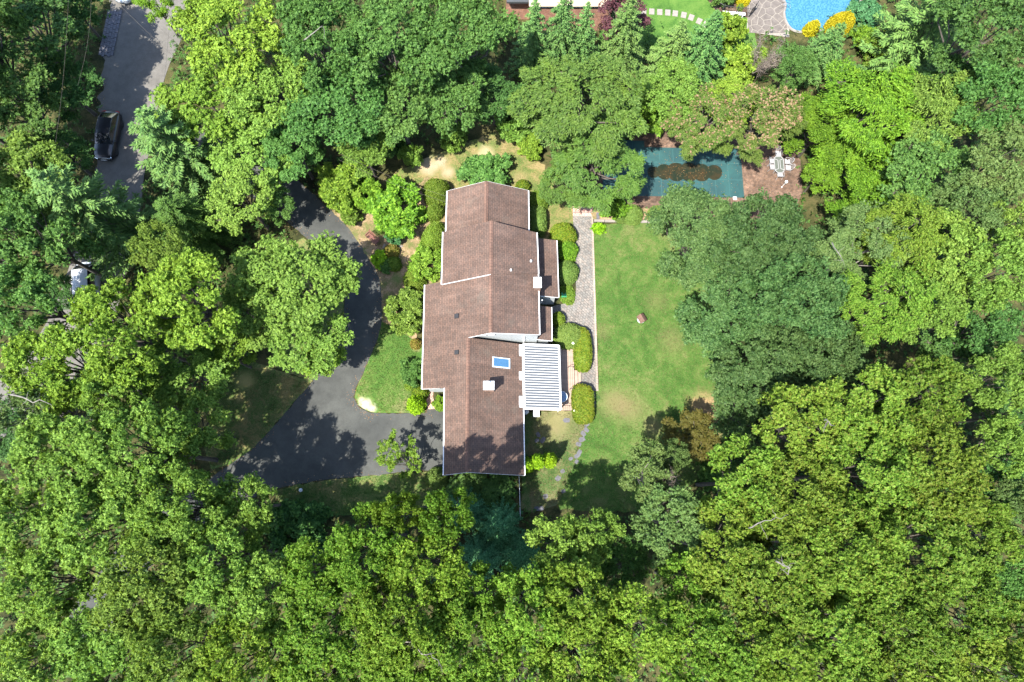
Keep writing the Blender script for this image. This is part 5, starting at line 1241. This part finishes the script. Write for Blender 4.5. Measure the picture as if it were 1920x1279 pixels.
# ------------------------------------------------------------------ undergrowth on the woodland floor
g = np.random.default_rng(77); n = 22000
ux = g.uniform(-62,62,n); uy = g.uniform(-16,62,n)
clear = [[(600,330),(690,300),(930,235),(1015,265),(1080,390),(1100,300),(1190,225),(1300,205),(1500,270),(1500,400),(1260,440),(1360,520),(1400,800),(1300,920),(1130,975),(985,965),(970,890),(834,890),(800,965),(520,965),(470,940),(380,880),(360,770),(470,670),(500,480),(560,440)], drive_px, [(205,-60),(350,-60),(345,60),(300,180),(262,400),(235,520),(205,620),(60,790),(-60,840),(-60,740),(90,600),(172,330),(192,120)], [(950,-60),(1140,-60),(1140,65),(950,65)], [(1190,-60),(1480,-60),(1640,-60),(1600,30),(1500,70),(1190,60)]]
ok = np.ones(n, bool)
for poly in clear:
    pw = [P(a,b) for a, b in poly]; ok &= ~inside(ux, uy, [(p.x,p.y) for p in pw])
ux, uy = ux[ok], uy[ok]; n = len(ux); c = np.stack([ux,uy,np.abs(g.normal(.35,.5,n))],1)
c = np.repeat(c,3,0)+g.normal(0,.35,(n*3,3))*[1,1,.4]; c[:,2] = np.abs(c[:,2]); nn = unit(np.tile([0,0,1.],(len(c),1))+g.normal(0,.4,(len(c),3)))
ls = g.uniform(.16,.30,(len(c),1)); ug = link('undergrowth', quads('undergrowth', rosettes(g,c,nn,4,ls,ls*.55)), M['ivy'])
tag(ug, 'dark leafy undergrowth on the woodland floor', 'undergrowth', kind='stuff')

# ------------------------------------------------------------------ grass blades on the lawns
def grass(name, px, n, leaf, label, seed, thin=(), z=.0):
    g = np.random.default_rng(seed); pw = [P(a,b) for a, b in px]; pw = [(p.x,p.y) for p in pw]; xs, ys = [p[0] for p in pw], [p[1] for p in pw]
    x = g.uniform(min(xs),max(xs),n*2); y = g.uniform(min(ys),max(ys),n*2); k = inside(x,y,pw)
    for a, b, r in thin:
        c = P(a,b); k &= (np.hypot(x-c.x,y-c.y)*g.uniform(.7,1.6,len(x)) > r)
    x, y = x[k][:n], y[k][:n]; m = len(x); c = np.stack([x,y,np.full(m,z)],1); D = rdir(g,m,.55); D[:,2] = np.abs(D[:,2])
    tag(link(name, quads(name, leaves(c, unit(D), rdir(g,m,1.), g.uniform(.05,.13,m), g.uniform(.02,.045,m))), M[leaf]), label, 'grass', kind='stuff')
grass('grass', [(1113,421),(1250,420),(1340,480),(1350,620),(1380,760),(1390,840),(1310,900),(1220,960),(1120,960),(1050,955),(1040,930),(1085,840),(1106,790),(1112,737),(1123,735)], 48000, 'grass', 'short mown grass of the back lawn', 1, ((1150,755,1.3),(1225,800,1.1),(1320,760,1.4),(1345,800,1.3),(1180,770,1.2)))
grass('dry_grass', [(1113,421),(1250,420),(1340,480),(1350,620),(1380,760),(1390,840),(1310,900),(1220,960),(1120,960),(1050,955),(1040,930),(1085,840),(1106,790),(1112,737),(1123,735)], 30000, 'grassdry', 'straw-coloured blades mixed through the back lawn', 9)
grass('grass', [(998,776),(1072,774),(1105,795),(1100,800),(1075,870),(1050,940),(1000,960),(985,900)], 9000, 'grassdry', 'thin dry grass below the deck', 2, ((1045,800,1.2),))
grass('grass', [(720,345),(850,282),(930,252),(985,262),(1010,300),(1070,380),(1074,430),(1060,440),(1030,450),(1030,370),(960,340),(838,352),(780,350)], 11000, 'grassdry', 'worn yellowing grass behind the north gable', 3, ((805,312,1.5),(840,320,.9),(905,290,1.0)))
grass('grass', [(716,605),(760,618),(782,645),(790,740),(780,772),(715,772),(700,760),(668,735),(684,697),(706,645)], 12000, 'grass', 'mown grass of the small front lawn', 4, ((686,758,.9),), .02)
grass('grass', [(385,700),(480,690),(578,718),(533,772),(494,817),(466,843),(426,870),(395,875),(372,800)], 13000, 'grassdry', 'rough grass in dappled shade left of the drive', 5, ((460,715,.9),))
grass('grass', [(510,922),(575,908),(620,901),(732,891),(800,886),(800,958),(700,963),(560,963)], 13000, 'grass', 'rough grass strip south of the drive', 6)

# ------------------------------------------------------------------ leaf litter along the drive, on the road and in the roof valleys
def litter(name, pts, n, spread, label, seed):
    g = np.random.default_rng(seed); idx = g.integers(0, len(pts)-1, n); t = g.uniform(0,1,(n,1)); pts = np.array([tuple(p) for p in pts])
    c = pts[idx]*(1-t)+pts[idx+1]*t+g.normal(0,spread,(n,3))*[1,1,0]; D = rdir(g,n); D[:,2] *= .2
    o = link(name, quads(name, leaves(c, unit(D), rdir(g,n,1.5), g.uniform(.05,.13,n), g.uniform(.03,.07,n))), bpy.data.materials['dead_leaf']); tag(o, label, 'leaves', kind='stuff')
litter('fallen_leaves', [P(a,b,.03) for a, b in smooth_loop(drive_px,3)], 1300, .28, 'dry leaf litter along the edges of the drive', 21)
litter('fallen_leaves', [P(192,140,.03),P(184,250,.03),P(178,340,.03)], 160, .25, 'dry leaf litter in the gutter beside the black car', 22)
